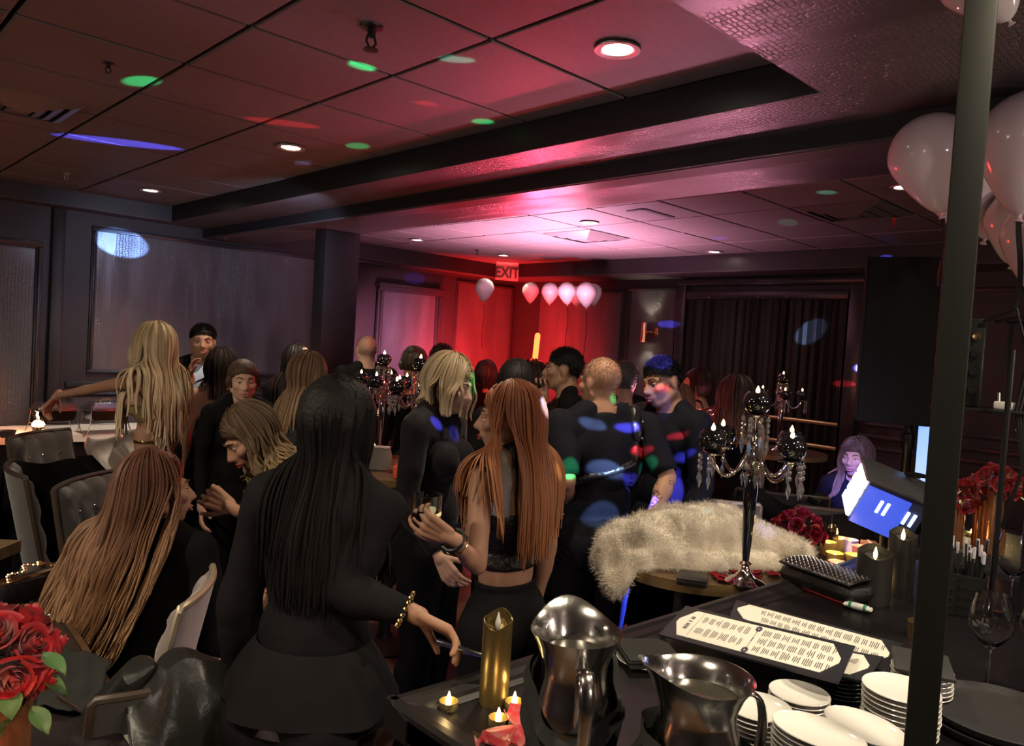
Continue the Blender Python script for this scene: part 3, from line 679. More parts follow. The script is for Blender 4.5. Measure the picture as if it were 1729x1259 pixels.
        if smile: q.tube([h(.090, .024, -.0555), h(.0985, 0, -.0615), h(.090, -.024, -.0555)], np.array([.001, .0035, .001])*hs, 6, 1)
        q.build('lips', [mLIP[lips], mEYE], s.root, world=True)
    def hand(s, sd, sg, hd, vox):
        W = s.jt['wr'+sd]; K = s.H; d = nrm(hd.get('dir', W-s.jt['el'+sd]) if not isinstance(hd.get('dir', 0), tuple) or len(hd.get('dir', ())) == 3 else W-s.jt['el'+sd])
        n = np.asarray(hd.get('palm', -s.L*sg*.9+s.F*.1), float); n = nrm(n-d*(n @ d)); sdv = np.cross(d, n)      # palm normal; side axis
        th = hd.get('thumb', None); ts = (1 if (np.cross(d, n) @ s.F) > 0 else -1) if th is None else th
        sdv = sdv*ts; cu = hd.get('curl', 22); q = MB(); k = K/1.7*.98
        q.capsule(W-d*.02, W+d*.012, s.B['wr']*K*.96, s.B['wr']*K*.98)
        pw = .034*k
        for j, o in enumerate((-1, -.33, .33, 1)): q.capsule(W+d*.012*k+sdv*o*pw*.55, W+d*.085*k+sdv*o*pw, .0125*k, .0115*k)
        for j, (o, L) in enumerate(((1, .072), (.36, .080), (-.3, .074), (-.95, .058))):
            p = W+d*.088*k+sdv*o*pw; dr = d+sdv*o*.10*hd.get('spread', 1); a = 0
            for i, fr in enumerate((.46, .31, .23)):
                a += cu*(.8+.1*j)*(1, 1.15, .8)[i]; ar = math.radians(a); e = p+nrm(dr*math.cos(ar)+n*math.sin(ar))*L*fr*1.05*k
                q.capsule(p, e, (.0095-.0008*i)*k, (.0087-.0008*i)*k, 10, 3); p = e
        tc = hd.get('tcurl', 25); p = W+d*.022*k+sdv*pw*.75+n*.004
        for i, (L, a) in enumerate(((.040, 42), (.030, 42-tc*.6), (.025, 42-tc*1.1))):
            ar = math.radians(a); e = p+nrm(d*math.cos(ar)+sdv*math.sin(ar)+n*(.35+.2*i*tc/25))*L*k; q.capsule(p, e, (.0125-.0015*i)*k, (.011-.0015*i)*k, 10, 3); p = e
        s.jt['hand'+sd] = W+d*.075*k; s.jt['palm'+sd] = n; s.jt['hd'+sd] = d
        vs, fs, ed = remesh(q, .0036 if vox < .009 else .0055); return smooth_v(vs, ed, 2), fs
    # ---- clothing cut from the body's own surface, lifted along its normals
    def wear(s, name, m, parts, off=.008, fn=None, folds=.0, fscale=14., hem=6, loose=None, soft=2):
        ok = np.zeros(len(s.vs), bool)
        for k, r in parts.items():
            for sd in (('',) if k in s.labs else ('L', 'R')):
                if k+sd in s.labs: mk = (s.lab == s.labs.index(k+sd)) & (s.t >= r[0]) & (s.t <= r[1]); ok |= mk
        if fn is not None: ok &= fn(s)
        fk = ok[s.fs].all(1); fs = s.fs[fk]
        if not len(fs): return None
        idx = np.unique(fs); mp = np.full(len(s.vs), -1); mp[idx] = np.arange(len(idx)); fs = mp[fs]; vs = s.vs[idx]; N = s.N[idx]
        e = np.concatenate([fs[:, [0, 1]], fs[:, [1, 2]], fs[:, [2, 3]], fs[:, [3, 0]]]); es = np.sort(e, 1); u, c = np.unique(es, axis=0, return_counts=True)
        bd = u[c == 1]; bm_ = np.zeros(len(vs), bool); bm_[bd.ravel()] = True
        vs = vs.copy()
        if len(bd):
            for _ in range(hem):
                sm = np.zeros_like(vs); dg = np.zeros(len(vs))
                for k in range(3): sm[:, k] = np.bincount(bd[:, 0], vs[bd[:, 1], k], len(vs))+np.bincount(bd[:, 1], vs[bd[:, 0], k], len(vs))
                dg = np.bincount(bd.ravel(), minlength=len(vs)); q = dg > 0; vs[q] = .5*vs[q]+.5*sm[q]/dg[q][:, None]
        o = np.full(len(vs), off)
        if loose is not None: o = o+loose(s, idx)
        if folds:
            o = o+folds*np.array([noise.noise(Vector((p[0]*fscale, p[1]*fscale, p[2]*fscale*.55))) for p in vs])
            o = np.maximum(o, off*.45)
        o[bm_] = np.minimum(o[bm_], max(off*.5, .002)); vs = vs+N*o[:, None]
        vs = smooth_v(vs, u, soft, .5, (~bm_).astype(float))
        return np_mesh(name, vs, fs, m, s.base, s.root)
    def skirt(s, name, m, z0, z1, r0, r1, n=40, folds=.012, fw=9, seg=10, dz=0, front=1.0, ctr=None):
        """a skirt or gown hem: z in metres above the floor"""
        c0 = s.pelv if ctr is None else ctr; q = MB(); ph = random.random()*6
        prof = []
        for i in range(seg+1):
            t = i/seg; z = z0+(z1-z0)*t; prof.append((r0+(r1-r0)*t**.8, z, t))
        vs = []
        for r, z, t in prof:
            for k in range(n):
                a = 2*math.pi*k/n; rr = r+folds*t*math.sin(fw*a+ph+t)+folds*.5*t*math.sin(fw*1.7*a+ph*2)
                p = s.F*math.cos(a)*rr*.82*front+s.L*math.sin(a)*rr; vs.append([c0[0]+p[0], c0[1]+p[1], z+dz*math.cos(a)*t])
        fs = [(i*n+k, i*n+(k+1) % n, (i+1)*n+(k+1) % n, (i+1)*n+k) for i in range(seg) for k in range(n)]
        q.add(vs, fs); return q.build(name, m, s.root, world=True)
    # ---- hair
    def kdtree(s):
        if not hasattr(s, '_kd'):
            from mathutils.kdtree import KDTree
            s._kd = KDTree(int(len(s.vs)//2+1))
            sk = [s.labs.index(k) for k in ('ear', 'face') if k in s.labs]
            for i in range(0, len(s.vs), 2):
                if s.lab[i] not in sk: s._kd.insert(V(s.vs[i]), i)
            s._kd.balance()
        return s._kd
    def cap(s, m, off=.010, cut=(-.005, .66), folds=.004, fscale=60, extra=None, name='hair'):
        s.capm, s.capcut = m, cut; hv = s.hcv; up_ = hv[:, 2] > cut[0]+cut[1]*hv[:, 0]
        def fn(q):
            k = up_ & ~((np.abs(hv[:, 1]) > .07) & (hv[:, 2] < .03) & (np.abs(hv[:, 0]+.008) < .026))
            return k & extra(hv) if extra is not None else k
        return s.wear(name, m, {'head': (-9, 9), 'neck': (.3, 9), 'ear': (-9, 9), 'face': (-9, 9)}, off, fn, folds, fscale, 4)
    def tufts(s, m, cut=(-.005, .66), n=7000, L=.016, flow=(.3, 0, .1), off=.004, top=None, name='hair_strands', sd=1):
        """short hair: fine strands standing on the scalp"""
        hv = s.hcv; hl = np.isin(s.lab, [s.labs.index(k) for k in ('head', 'neck', 'face') if k in s.labs])
        ok = hl & (hv[:, 2] > cut[0]+cut[1]*hv[:, 0]) & ~((np.abs(hv[:, 1]) > .066) & (hv[:, 2] < .02) & (np.abs(hv[:, 0]+.008) < .026))
        ids = np.nonzero(ok)[0]; rg = np.random.RandomState(sd); ix = ids[rg.randint(0, len(ids), n)]
        h = hv[ix]; ll = L*(.35+.65*np.clip((h[:, 2]-(cut[0]+cut[1]*h[:, 0]))/.05, 0, 1))[:, None]*rg.uniform(.6, 1.2, (n, 1))
        p0 = s.vs[ix]+rg.normal(0, .0025, (n, 3)); fl = s.RH @ np.array(flow); dr = s.N[ix]+fl+rg.normal(0, .22, (n, 3)); dr /= np.linalg.norm(dr, axis=1)[:, None]
        side = np.cross(dr, rg.normal(0, 1, (n, 3))); side /= np.linalg.norm(side, axis=1)[:, None]; w2 = .0011
        tv = np.stack([p0-side*w2-s.N[ix]*.002, p0+side*w2-s.N[ix]*.002, p0+dr*ll+side*w2*.4, p0+dr*ll-side*w2*.4], 1).reshape(-1, 3)
        o = np_mesh(name, tv, np.arange(len(tv)).reshape(-1, 4), m, s.base, s.root); o['kind'] = 'stuff'; return o
    def locks(s, m, L=.35, n=90, gap=55, vol=.014, wave=.008, wfreq=26, wid=.013, sweep=(0, 0, 0), part=.0, fringe=0, jit=.12, back=.0, seedv=1, name='hair', tone=None, seg=16, front=True, flow=None, tip=.25):
        rg = random.Random(seedv); q = MB(); hs = s.hs; cols = []
        if hasattr(s, 'capm') and name == 'hair' and s.vox < .0086: s.tufts(s.capm, s.capcut, 2500, .014, (-1.6, 0, -.2), sd=seedv)
        kd = s.kdtree(); near = s.vox < .0079; n = int(n*(2.8 if near else 1.7)); wid = wid*(.42 if near else .6)
        A = np.array([.092, .076, .087])*hs; tm = tone or ((.5, .5, .5), (.5, .5, .5))
        sweep = np.asarray(sweep, float)
        nf_ = int(n*.30)
        for i in range(n+nf_):
            th = math.radians(gap+(360-2*gap)*((i+rg.random()*.9)/n)); fr_ = i >= n
            if fr_: sgn_ = 1 if i % 2 else -1; th_e = math.radians(gap+rg.uniform(0, 14))*sgn_; th = th_e
            layer = rg.random(); v = (vol*(.25+.9*layer))*hs
            dirv = lambda ph, th=None, th0=th: np.array([math.cos(th0 if th is None else th)*math.sin(ph), math.sin(th0 if th is None else th)*math.sin(ph), math.cos(ph)])
            pts = []; c0 = np.array([-.016, 0, .030])*hs
            side = 1 if math.sin(th) > 0 else -1
            p0 = math.radians(4+rg.random()*34)
            if fr_:
                ps_ = math.radians(rg.uniform(6, 62)); ts_ = math.radians(rg.uniform(2, 9))*sgn_
                for t_ in np.linspace(0, .85, 6): pts.append(s.O+s.hc+s.RH @ (c0+dirv(ps_+(math.radians(94)-ps_)*t_**1.6, ts_+(th_e-ts_)*t_**.8)*(A+v*.7)))
            for ph in (np.linspace(p0, math.radians(98), 6) if not fr_ else [math.radians(98)]):
                l_ = c0+dirv(ph)*(A+v); l_[1] += part*hs*math.cos(ph)
                if abs(math.degrees(th)) < 75 or math.degrees(th) > 285: l_[0] *= .96
                pts.append(s.O+s.hc+s.RH @ l_)
            p = pts[-1].copy(); ll = L*(1+rg.uniform(-jit, jit)); st = ll/seg; outw = nrm(s.F*math.cos(th)+s.L*math.sin(th)); tang = np.cross([0, 0, 1.], outw); phs = rg.random()*6.3
            hd = nrm(pts[-1]-pts[-2]); am = wave*(.6+.8*rg.random())
            frontw = math.cos(th) > .25
            for k in range(seg):
                f = (k+1)/seg; g = np.array([0, 0, -1.])+sweep*f**1.2*1.6
                o_ = -.32 if k*st < .09 else (.16 if k*st < .2 else .0)
                hd = nrm(hd*.5+.5*nrm(g+outw*o_)); p = p+hd*st
                # keep clear of the head, shoulders and back
                co, ix, ds = kd.find(V(p)); ix = int(ix)
                if ds < .22:
                    nn = s.N[ix]; sd_ = (p-np.array(co)) @ nn; mg = .008+vol*1.1*layer*hs+back
                    if sd_ < mg: p = p+nn*(mg-sd_)*.85
                pts.append(p+(tang*math.sin(phs+wfreq*k*st)+outw*math.cos(phs*1.3+wfreq*k*st)*.6)*am*f**.6)
            pts = np.array(pts)
            for _ in range(2): pts[2:-1] = pts[2:-1]*.5+pts[1:-2]*.25+pts[3:]*.25
            m_ = len(pts); wd = wid*(.75+.6*rg.random())*hs
            rad = np.array([wd*(.65+.35*min(1, j/4))*(1 if j < m_*.7 else 1-(1-tip)*(j-m_*.7)/(m_*.3)) for j in range(m_)])
            q.tube(pts, rad, 5, flat=.55, up=outw)
            sh = rg.uniform(.72, 1.25)
            for j in range(m_):
                tt = max(0, (j-4)/(m_-4)); c = [sh*(tm[0][x]*(1-tt)+tm[1][x]*tt) for x in range(3)]; cols += [(*c, 1)]*5
        o = q.build(name, mHAIRB if max(tm[1]) < .03 else m, s.root, world=True)
        at = o.data.color_attributes.new('tone', 'FLOAT_COLOR', 'POINT'); at.data.foreach_set('color', np.array(cols, float).ravel()); return o
mHAIR = mat('hair_toned', (.1, .06, .04), .5, bump=(90, .35, .004), attr='tone', stretch=(1, 1, .2), spec=.35)
def hair_mat(n, c): return mat('hair_'+n, c, .55, bump=(120, .6, .006), noise_col=.35, nscale=60, spec=.3)
mHAIRB = mat('hair_black_toned', (.01, .01, .01), .65, bump=(90, .35, .004), attr='tone', stretch=(1, 1, .2), spec=.12)
mBLK = mat('black_cloth', (.0075, .0068, .0075), .85, bump=(60, .25, .006), spec=.06, noise_col=.3)
mBLK2 = mat('charcoal_cloth', (.012, .011, .012), .8, bump=(45, .25, .006), spec=.08, noise_col=.3)
mNAVY = mat('dark_navy_shirt', (.011, .011, .016), .75, bump=(40, .25, .006), spec=.06)
mLEA = mat('black_leather', (.010, .009, .010), .36, bump=(120, .4, .004))
mSEQ = mat('silver_sequins', (.62, .58, .52), .22, metal=1.0, bump=(420, 1.0, .006), noise_col=.4, nscale=300)
mSEQG = mat('gold_sequins', (.62, .48, .25), .25, metal=1.0, bump=(380, 1.0, .006), noise_col=.5, nscale=260)
mGOLD = mat('gold', (.85, .62, .28), .22, metal=1.0); mSILV = mat('silver', (.85, .83, .8), .15, metal=1.0)
mSHOE = mat('black_shoe', (.01, .01, .01), .3)
mTIGHT = mat('sheer_black_tights', (.045, .032, .028), .5)
H_BLACK, H_DARK, H_BROWN = hair_mat('black', (.010, .008, .008)), hair_mat('dark_brown', (.022, .013, .010)), hair_mat('brown', (.06, .034, .02))
H_BLOND, H_RED, H_BALD = hair_mat('blond', (.30, .21, .11)), hair_mat('copper', (.20, .075, .03)), hair_mat('stubble', (.14, .09, .07))
FULL = (-9, 9)
def shirt(p, m, sleeve=.96, off=.017, folds=.013, neck=.35, name='shirt', low=.05, fn=None, loose=None):
    return p.wear(name, m, {'chest': FULL, 'waist': FULL, 'pelvis': (low, 9), 'uarm': (-9, min(9, sleeve*9 if sleeve > .5 else sleeve*2)), 'farm': (-9, (sleeve-.5)*2 if sleeve > .5 else -9), 'neck': (-9, neck)}, off, fn, folds, loose=loose, soft=7)
def trousers(p, m, off=.016, folds=.008):
    p.wear('trousers', m, {'pelvis': FULL, 'waist': (-9, .12), 'thigh': FULL, 'shin': (-9, .93)}, off+.004, None, folds, soft=9); shoes(p)
def shoes(p, m=None):
    for sd in 'LR': p.wear('shoe', m or mSHOE, {'foot'+sd: FULL, 'shin'+sd: (.9, 9)}, .006)
def mini(p, m, z1, r0=.155, r1=.19, legs=mTIGHT):
    p.wear('waistband', m, {'pelvis': FULL, 'waist': (-9, .15), 'thigh': (-9, .35)}, .012, None, .004)
    z0 = p.pelv[2]+.02
    p.skirt('skirt', m, z0, z1, r0, r1, folds=.006, fw=5)
    p.wear('tights', legs, {'thigh': (.1, 9), 'shin': FULL}, .003); shoes(p)
def gown(p, m, z1=.1, r0=.16, r1=.26): p.wear('waistband', m, {'pelvis': FULL, 'waist': (-9, .4), 'thigh': (-9, .3)}, .010); p.skirt('skirt', m, p.pelv[2]+.04, z1, r0, r1); shoes(p)

# --- woman with very long blond hair reaching over the buffet
p = Person('woman with very long blond hair reaching one bare arm towards the buffet dishes', 262, 545, 4.0, 232, 'f', 'tan', vox=.008, eyes=True, hairtop=.022,
           armL=('w', (168, 654, 4.02), (96, 668, 4.12)), handL=dict(dir=RTH*-.55+np.array([0, 0, -.75]), palm=RTH*.6+np.array([0, 0, -.6]), curl=26), armR=('d', 8, 20))
p.wear('bandeau', mSEQG, {'chest': FULL, 'waist': FULL}, .006, lambda s: (s.ul > .675) & (s.ul < .735))
p.wear('waist_chain', mGOLD, {'waist': FULL, 'pelvis': FULL}, .005, lambda s: (s.ul > .605) & (s.ul < .618), hem=2)
p.wear('skirt', mSEQ, {'pelvis': FULL, 'thigh': (-9, .9)}, .012, lambda s: s.ul < .548, .006); shoes(p)
p.skirt('skirt_flare', mSEQ, .50, .06, .17, .24, folds=.02)
p.cap(H_BLOND, .012); p.locks(mHAIR, L=.50, n=190, gap=38, vol=.03, wave=.010, wfreq=22, wid=.015, tone=((.34, .25, .14), (.62, .50, .33)), seedv=3, back=.01)
# --- smiling man at the left wall
p = Person('smiling dark haired man in a black suit against the blue panelled wall', 344, 544, 4.9, 355, 'm', 'olive', head=(5, 0, 0), smile=True, armR=('w', (312, 690, 4.85), (322, 640, 4.7)), handR=dict(dir=np.array([0, 0, 1.]), curl=30))
shirt(p, mat('pale_blue_shirt', (.45, .55, .75), .6), .3, .006, .0, .45, 'dress_shirt'); shirt(p, mBLK, .97, .016, .006, .1, 'jacket', fn=lambda s: ~((np.abs(s.lf[:, 1]) < .03) & (s.lf[:, 0] > .02) & (s.ul > .70))); trousers(p, mBLK)
p.cap(H_BLACK, .006, (.012, .5), .004); p.tufts(H_BLACK, (.012, .5), 7000, .020, (.7, 0, .5))
# --- dark bob from behind
p = Person('woman with dark shoulder length hair seen from behind in a black strappy dress', 376, 588, 4.55, 190, 'f', 'fair', armL=('d', 8, 20))
p.wear('dress', mBLK, {'chest': FULL, 'waist': FULL, 'pelvis': FULL}, .009, lambda s: s.ul < .735, .004); gown(p, mBLK, .45, .17, .22)
p.cap(H_DARK, .016); p.locks(mHAIR, L=.22, n=100, gap=50, vol=.03, wave=.003, tone=((.020, .013, .011), (.028, .018, .014)), seedv=5)
# --- centre-parted woman facing the camera
p = Person('woman with centre parted brown hair tied back, black collared shirt, facing the camera', 411, 604, 3.7, 8, 'f', 'fair', vox=.0072, head=(0, 4, 2), gaze=(8, -4), armL=('d', 8, 30), armR=('d', 8, 30))
shirt(p, mBLK, .97, .012, .007, .3); trousers(p, mBLK)
p.cap(H_BROWN, .012, (.004, .62), .002); p.tufts(H_BROWN, (.004, .62), 5000, .012, (-.9, 0, -.2)); p.locks(mHAIR, L=.035, n=60, gap=66, vol=.004, wave=.0, tone=((.07, .04, .025), (.06, .034, .02)), seedv=6, wid=.011, tip=.1, jit=.3); MB().ball(p.head(-.10, 0, -.01), .035, 14).build('hair_bun', H_BROWN, p.root, world=True)
for sg in (1, -1): MB().ball(p.head(-.008, sg*.083, -.045), .006, 8).build('earring', mGOLD, p.root, world=True)
# --- woman with white hair clip
p = Person('woman with long dark hair and a white hair clip beside the column', 501, 581, 4.9, 175, 'f', 'fair')
shirt(p, mBLK2, .97); trousers(p, mBLK)
p.cap(H_BLACK, .016); p.locks(mHAIR, L=.34, n=90, gap=50, vol=.024, wave=.004, tone=((.016, .010, .010), (.03, .016, .014)), seedv=8)
MB().bbox(p.head(-.05, -.055, .09)-.02, p.head(-.05, -.055, .09)+.022, .014).build('hair_clip', mat('cream_clip', (.7, .6, .5), .4), p.root, world=True)
# --- straight light hair in black lace
p = Person('woman with straight honey blond hair and glasses in a black lace top', 528, 593, 3.55, 118, 'f', 'fair', vox=.0075, head=(8, 10, 0), armR=('d', 8, 35))
shirt(p, mat('black_lace', (.016, .013, .013), .7, bump=(90, .9, .01), noise_col=.9, nscale=45), .97, .010, .004, .5); trousers(p, mBLK)
p.cap(H_BROWN, .012); p.locks(mHAIR, L=.29, n=120, gap=48, vol=.018, wave=.002, tone=((.10, .055, .030), (.30, .20, .11)), seedv=9, wid=.012)
for sg in (1, -1): MB().ring(p.head(.098, sg*.032, .002), .022*p.hs, .0015, 18, 5, nrm=p.hf).build('glasses_rim', mGOLD, p.root, world=True)
# --- dark woman hurrying past in front
p = Person('black clad woman with long black hair passing close by, phone in her hand', 580, 634, 1.78, 152, 'f', 'tan', vox=.0075, eyes=True, head=(5, 6, 0), lean=4, H=1.56, armR=('w', (568, 992, 1.66), (700, 1036, 1.62)), handR=dict(dir=RTH*.80+np.array([0, 0, -.34]), palm=np.array([0, 0, -1.])-FWH*.5+RTH*-.2, curl=30, tcurl=30, thumb=1), armL=('d', 10, 20), heel=.06)
shirt(p, mBLK2, .985, .016, .010, .5, 'coat', loose=lambda s, i: np.clip(.70-s.ul[i], 0, .2)*.15); p.skirt('coat_skirt', mBLK2, p.O[2]+.615*p.H, .83, .128, .205, folds=.010, fw=5, front=1.05); mini(p, mLEA, .80, .165, .195)
p.cap(H_BLACK, .022); p.locks(mHAIR, L=.40, n=130, gap=52, vol=.016, wave=.003, tone=((.008, .007, .007), (.010, .008, .008)), seedv=10, wid=.017, back=.0)
wj = p.jt['wrR']; hd_ = p.jt['hdR']; PHONE_HAND = p
q = MB()
for k in range(16):
    a = 2*math.pi*k/16; u1 = nrm(np.cross(hd_, [0, 0, 1.])); u2 = np.cross(u1, hd_); q.ball(wj-hd_*.022+(u1*math.cos(a)+u2*math.sin(a))*.036, .0058, 7)
q.build('bracelet', mGOLD, p.root, world=True)
# --- curly bent woman
p = Person('woman with swept curly balayage hair leaning over, pearl trimmed black top', 392, 690, 2.8, 282, 'f', 'tan', vox=.0072, H=1.62, lean=24, head=(4, 12, 4), gaze=(0, -10), lips='red', armL=('w', (440, 880, 2.68), (392, 858, 2.55)), handL=dict(curl=45, dir=RTH*-.7+np.array([0, 0, .35])), armR=('d', 6, 60))
shirt(p, mBLK, .97, .010, .006, .4); trousers(p, mBLK)
p.cap(H_BROWN, .016, (.002, .6)); p.locks(mHAIR, L=.30, n=130, gap=60, vol=.026, wave=.040, wfreq=46, sweep=RTH*1.25+FWH*-.1, tone=((.085, .052, .03), (.36, .25, .13)), seedv=12, wid=.013, flow=True)
q = MB()
for r_ in range(5):
    for k in range(14):
        u_ = .80-.035*r_; a = math.radians(-30+k*9-r_*6); c = p.torso(-.012+.085*math.cos(a)*.9, .0+.098*math.sin(a)+.02, u_)
        d = np.linalg.norm(p.vs-c, axis=1); j = d.argmin(); q.ball(p.vs[j]+p.N[j]*.016, .0046, 6)
q.build('pearl_trim', mat('pearl', (.8, .74, .62), .2, spec=.8), p.root, world=True, kind='stuff')
MB().tube([p.head(-.006, .085, -.04), p.head(-.004, .088, -.065), p.head(-.004, .088, -.085)], [.004, .003, .006], 7).build('earring', mGOLD, p.root, world=True)
# --- seated woman with very long wavy hair
p = Person('seated woman in black with very long wavy auburn to blond hair down her back', 258, 764, 2.4, 150, 'f', 'tan', vox=.0075, H=1.64, seated=True, lean=6, side=-5, head=(-48, -4, 0), armL=('d', 12, 60), armR=('d', 10, 50), gaze=(0, 0), wide=1.08)
shirt(p, mBLK, .97, .020, .010, .4, 'jacket'); trousers(p, mBLK, .018)
p.cap(H_BROWN, .014); p.locks(mHAIR, L=.56, n=185, gap=60, vol=.030, wave=.013, wfreq=30, wid=.0135, sweep=RTH*-.42, tone=((.12, .05, .03), (.42, .25, .13)), seedv=14, back=.03, flow=True)
# --- bald man by the recess
p = Person('bald older man in a dark jacket beyond the column', 620, 562, 5.6, 200, 'm', 'fair'); shirt(p, mBLK2, .97, .016); trousers(p, mBLK)
p.tufts(mat('hair_grey_stubble', (.16, .13, .11), .7), (-.02, .9), 3000, .004, (0, 0, -.3))
# --- updo woman, bare shoulders
p = Person('woman with dark upswept hair and black off the shoulder dress, back turned', 700, 583, 4.85, 195, 'f', 'fair', head=(10, 0, 0)); shirt(p, mBLK, .97, .013, .006, -9, 'dress', fn=lambda s: s.ul < .80); gown(p, mBLK, .3)
p.cap(H_DARK, .016, (-.01, .6), .004); q = MB(); q.ball(p.head(-.085, 0, .03), (.05, .05, .055), 14); q.ball(p.head(-.05, .02, .09), (.05, .045, .04), 12); q.build('hair_bun', H_DARK, p.root, world=True)
p.locks(mHAIR, L=.05, n=80, gap=55, vol=.014, wave=.0, tone=((.03, .018, .014), (.03, .018, .014)), seedv=15)
p = Person('dark haired head behind the blond bob, against the red wallpaper', 748, 579, 5.2, 170, 'm', 'olive'); shirt(p, mBLK, .97, .014); trousers(p, mBLK); p.cap(H_BLACK, .012, (-.02, .55), .006, 40); p.tufts(H_BLACK, (-.02, .55), 6000, .022)
# --- blond bob
p = Person('woman with a blond chin length bob and black velvet jacket, leaning in to talk', 772, 598, 2.9, 62, 'f', 'fair', vox=.0068, head=(0, 14, -4), gaze=(0, -18), lips='nude', armR=('d', 8, 40), armL=('d', 6, 70))
shirt(p, mat('black_velvet', (.010, .008, .010), .7, sheen=.08, bump=(30, .3, .008), spec=.1), .97, .018, .009, .55, 'jacket'); trousers(p, mBLK)
p.cap(H_BLOND, .016, (-.0, .6)); p.locks(mHAIR, L=.115, n=150, gap=36, vol=.024, wave=.002, tone=((.26, .19, .11), (.50, .39, .24)), seedv=17, wid=.012, jit=.08, tip=.5)
q = MB(); q.tube([p.head(.030*math.cos(a)+-.012, .052*math.sin(a), -.135-.01*math.cos(a)) for a in np.linspace(0, 2*math.pi, 20, endpoint=False)], .009, 6, closed=True); q.build('choker', mSILV, p.root, world=True)
# --- redhead
p = Person('woman with long straight copper red hair in a black crop top holding a tumbler', 864, 643, 2.32, 228, 'f', 'tan', vox=.006, head=(34, 2, 0), H=1.52, lips='red', armL=('w', (806, 955, 2.12), (762, 908, 2.00)), handL=dict(dir=RTH*-.83+np.array([0, 0, .42])-FWH*.1, palm=FWH*.9+np.array([0, 0, .25])+RTH*.2, curl=36, tcurl=18, thumb=1), armR=('d', 10, 12))
p.wear('crop_top', mat('black_textured_leather', (.014, .010, .011), .3, bump=(70, 1.0, .008)), {'chest': FULL, 'waist': FULL}, .009, lambda s: (s.ul > .625) & (s.ul < .742), .003)
p.wear('sequin_front', mSEQG, {'chest': FULL, 'waist': FULL}, .011, lambda s: (s.ul > .66) & (s.ul < .80) & (s.lf[:, 0] > .012) & (np.abs(s.lf[:, 1]) > .006))
p.wear('strap', mSEQ, {'chest': FULL, 'neck': FULL}, .009, lambda s: (s.ul > .735) & (np.abs(s.lf[:, 1]-.062) < .016), hem=3); p.wear('strap', mSEQ, {'chest': FULL, 'neck': FULL}, .009, lambda s: (s.ul > .735) & (np.abs(s.lf[:, 1]+.062) < .016), hem=3)
p.wear('back_strap', mLEA, {'chest': FULL, 'neck': FULL}, .010, lambda s: (s.ul > .735) & (np.abs(s.lf[:, 1]-.03) < .012) & (s.lf[:, 0] < .0), hem=3)
p.wear('trousers', mBLK2, {'pelvis': FULL, 'waist': FULL, 'thigh': FULL, 'shin': (-9, .93)}, .012, lambda s: s.ul < .600, .004); shoes(p)
p.cap(H_RED, .014, (-.0, .6)); p.locks(mHAIR, L=.40, n=150, gap=52, vol=.022, wave=.0015, tone=((.26, .085, .038), (.40, .17, .075)), seedv=19, wid=.013, back=.012)
wj, hd_ = p.jt['wrL'], nrm(p.jt['wrL']-p.jt['elL']); u1 = nrm(np.cross(hd_, [0, 0, 1.])); u2 = np.cross(u1, hd_)
MB().tube([wj-hd_*.012+(u1*math.cos(a)+u2*math.sin(a))*.031 for a in np.linspace(0, 2*math.pi, 20, endpoint=False)], .0055, 6, closed=True).build('bracelet', mLEA, p.root, world=True)
MB().tube([wj-hd_*.030+(u1*math.cos(a)+u2*math.sin(a))*.034 for a in np.linspace(0, 2*math.pi, 20, endpoint=False)], .0028, 6, closed=True).build('bracelet', mGOLD, p.root, world=True)
RED_W = p
# --- back row around the red light
p = Person('short dark haired person just behind the redhead against the red wall', 822, 606, 5.4, 185, 'f', 'olive'); shirt(p, mBLK, .97); trousers(p, mBLK); p.cap(H_DARK, .016); p.locks(mHAIR, L=.1, n=60, gap=55, tone=((.03, .017, .013), (.03, .017, .013)), seedv=21)
p = Person('person with smooth dark hair directly in front of the red light', 873, 603, 3.45, 185, 'f', 'tan', eyes=False); shirt(p, mBLK, .97); trousers(p, mBLK); p.cap(H_BLACK, .016); p.locks(mHAIR, L=.13, n=110, gap=50, vol=.012, wave=.0, tone=((.012, .009, .009), (.016, .01, .01)), seedv=22)
LS = P(899, 622, 4.75)
p = Person('pale lit woman facing right behind the red light stick holder', 903, 604, 4.6, 85, 'f', 'fair', armR=('w', (880, 720, 4.55), (897, 655, 4.62)), handR=dict(dir=np.array([0, 0, 1.]), curl=70)); shirt(p, mat('white_blouse', (.6, .56, .55), .6), .97); trousers(p, mBLK); p.cap(H_DARK, .014); p.locks(mHAIR, L=.2, n=70, gap=55, tone=((.03, .017, .013), (.03, .017, .013)), seedv=23)
STICK_W = p
p = Person('man in a black open collared shirt in profile holding a stemmed glass', 957, 583, 3.98, 272, 'm', 'olive', vox=.008, head=(-4, 0, 0), armR=('w', (915, 740, 4.08), (918, 672, 4.0)), handR=dict(dir=np.array([0, 0, 1.])+RTH*-.3, curl=50), armL=('d', 8, 55))
shirt(p, mBLK, .97, .013, .008, .35); trousers(p, mBLK); p.cap(H_BLACK, .006, (.004, .55), .003); p.tufts(H_BLACK, (.004, .55), 7000, .018, (.9, 0, .2)); p.tufts(H_DARK, (-.02, .62), 5000, .005, (0, 0, -.3), sd=4); MARTINI = p
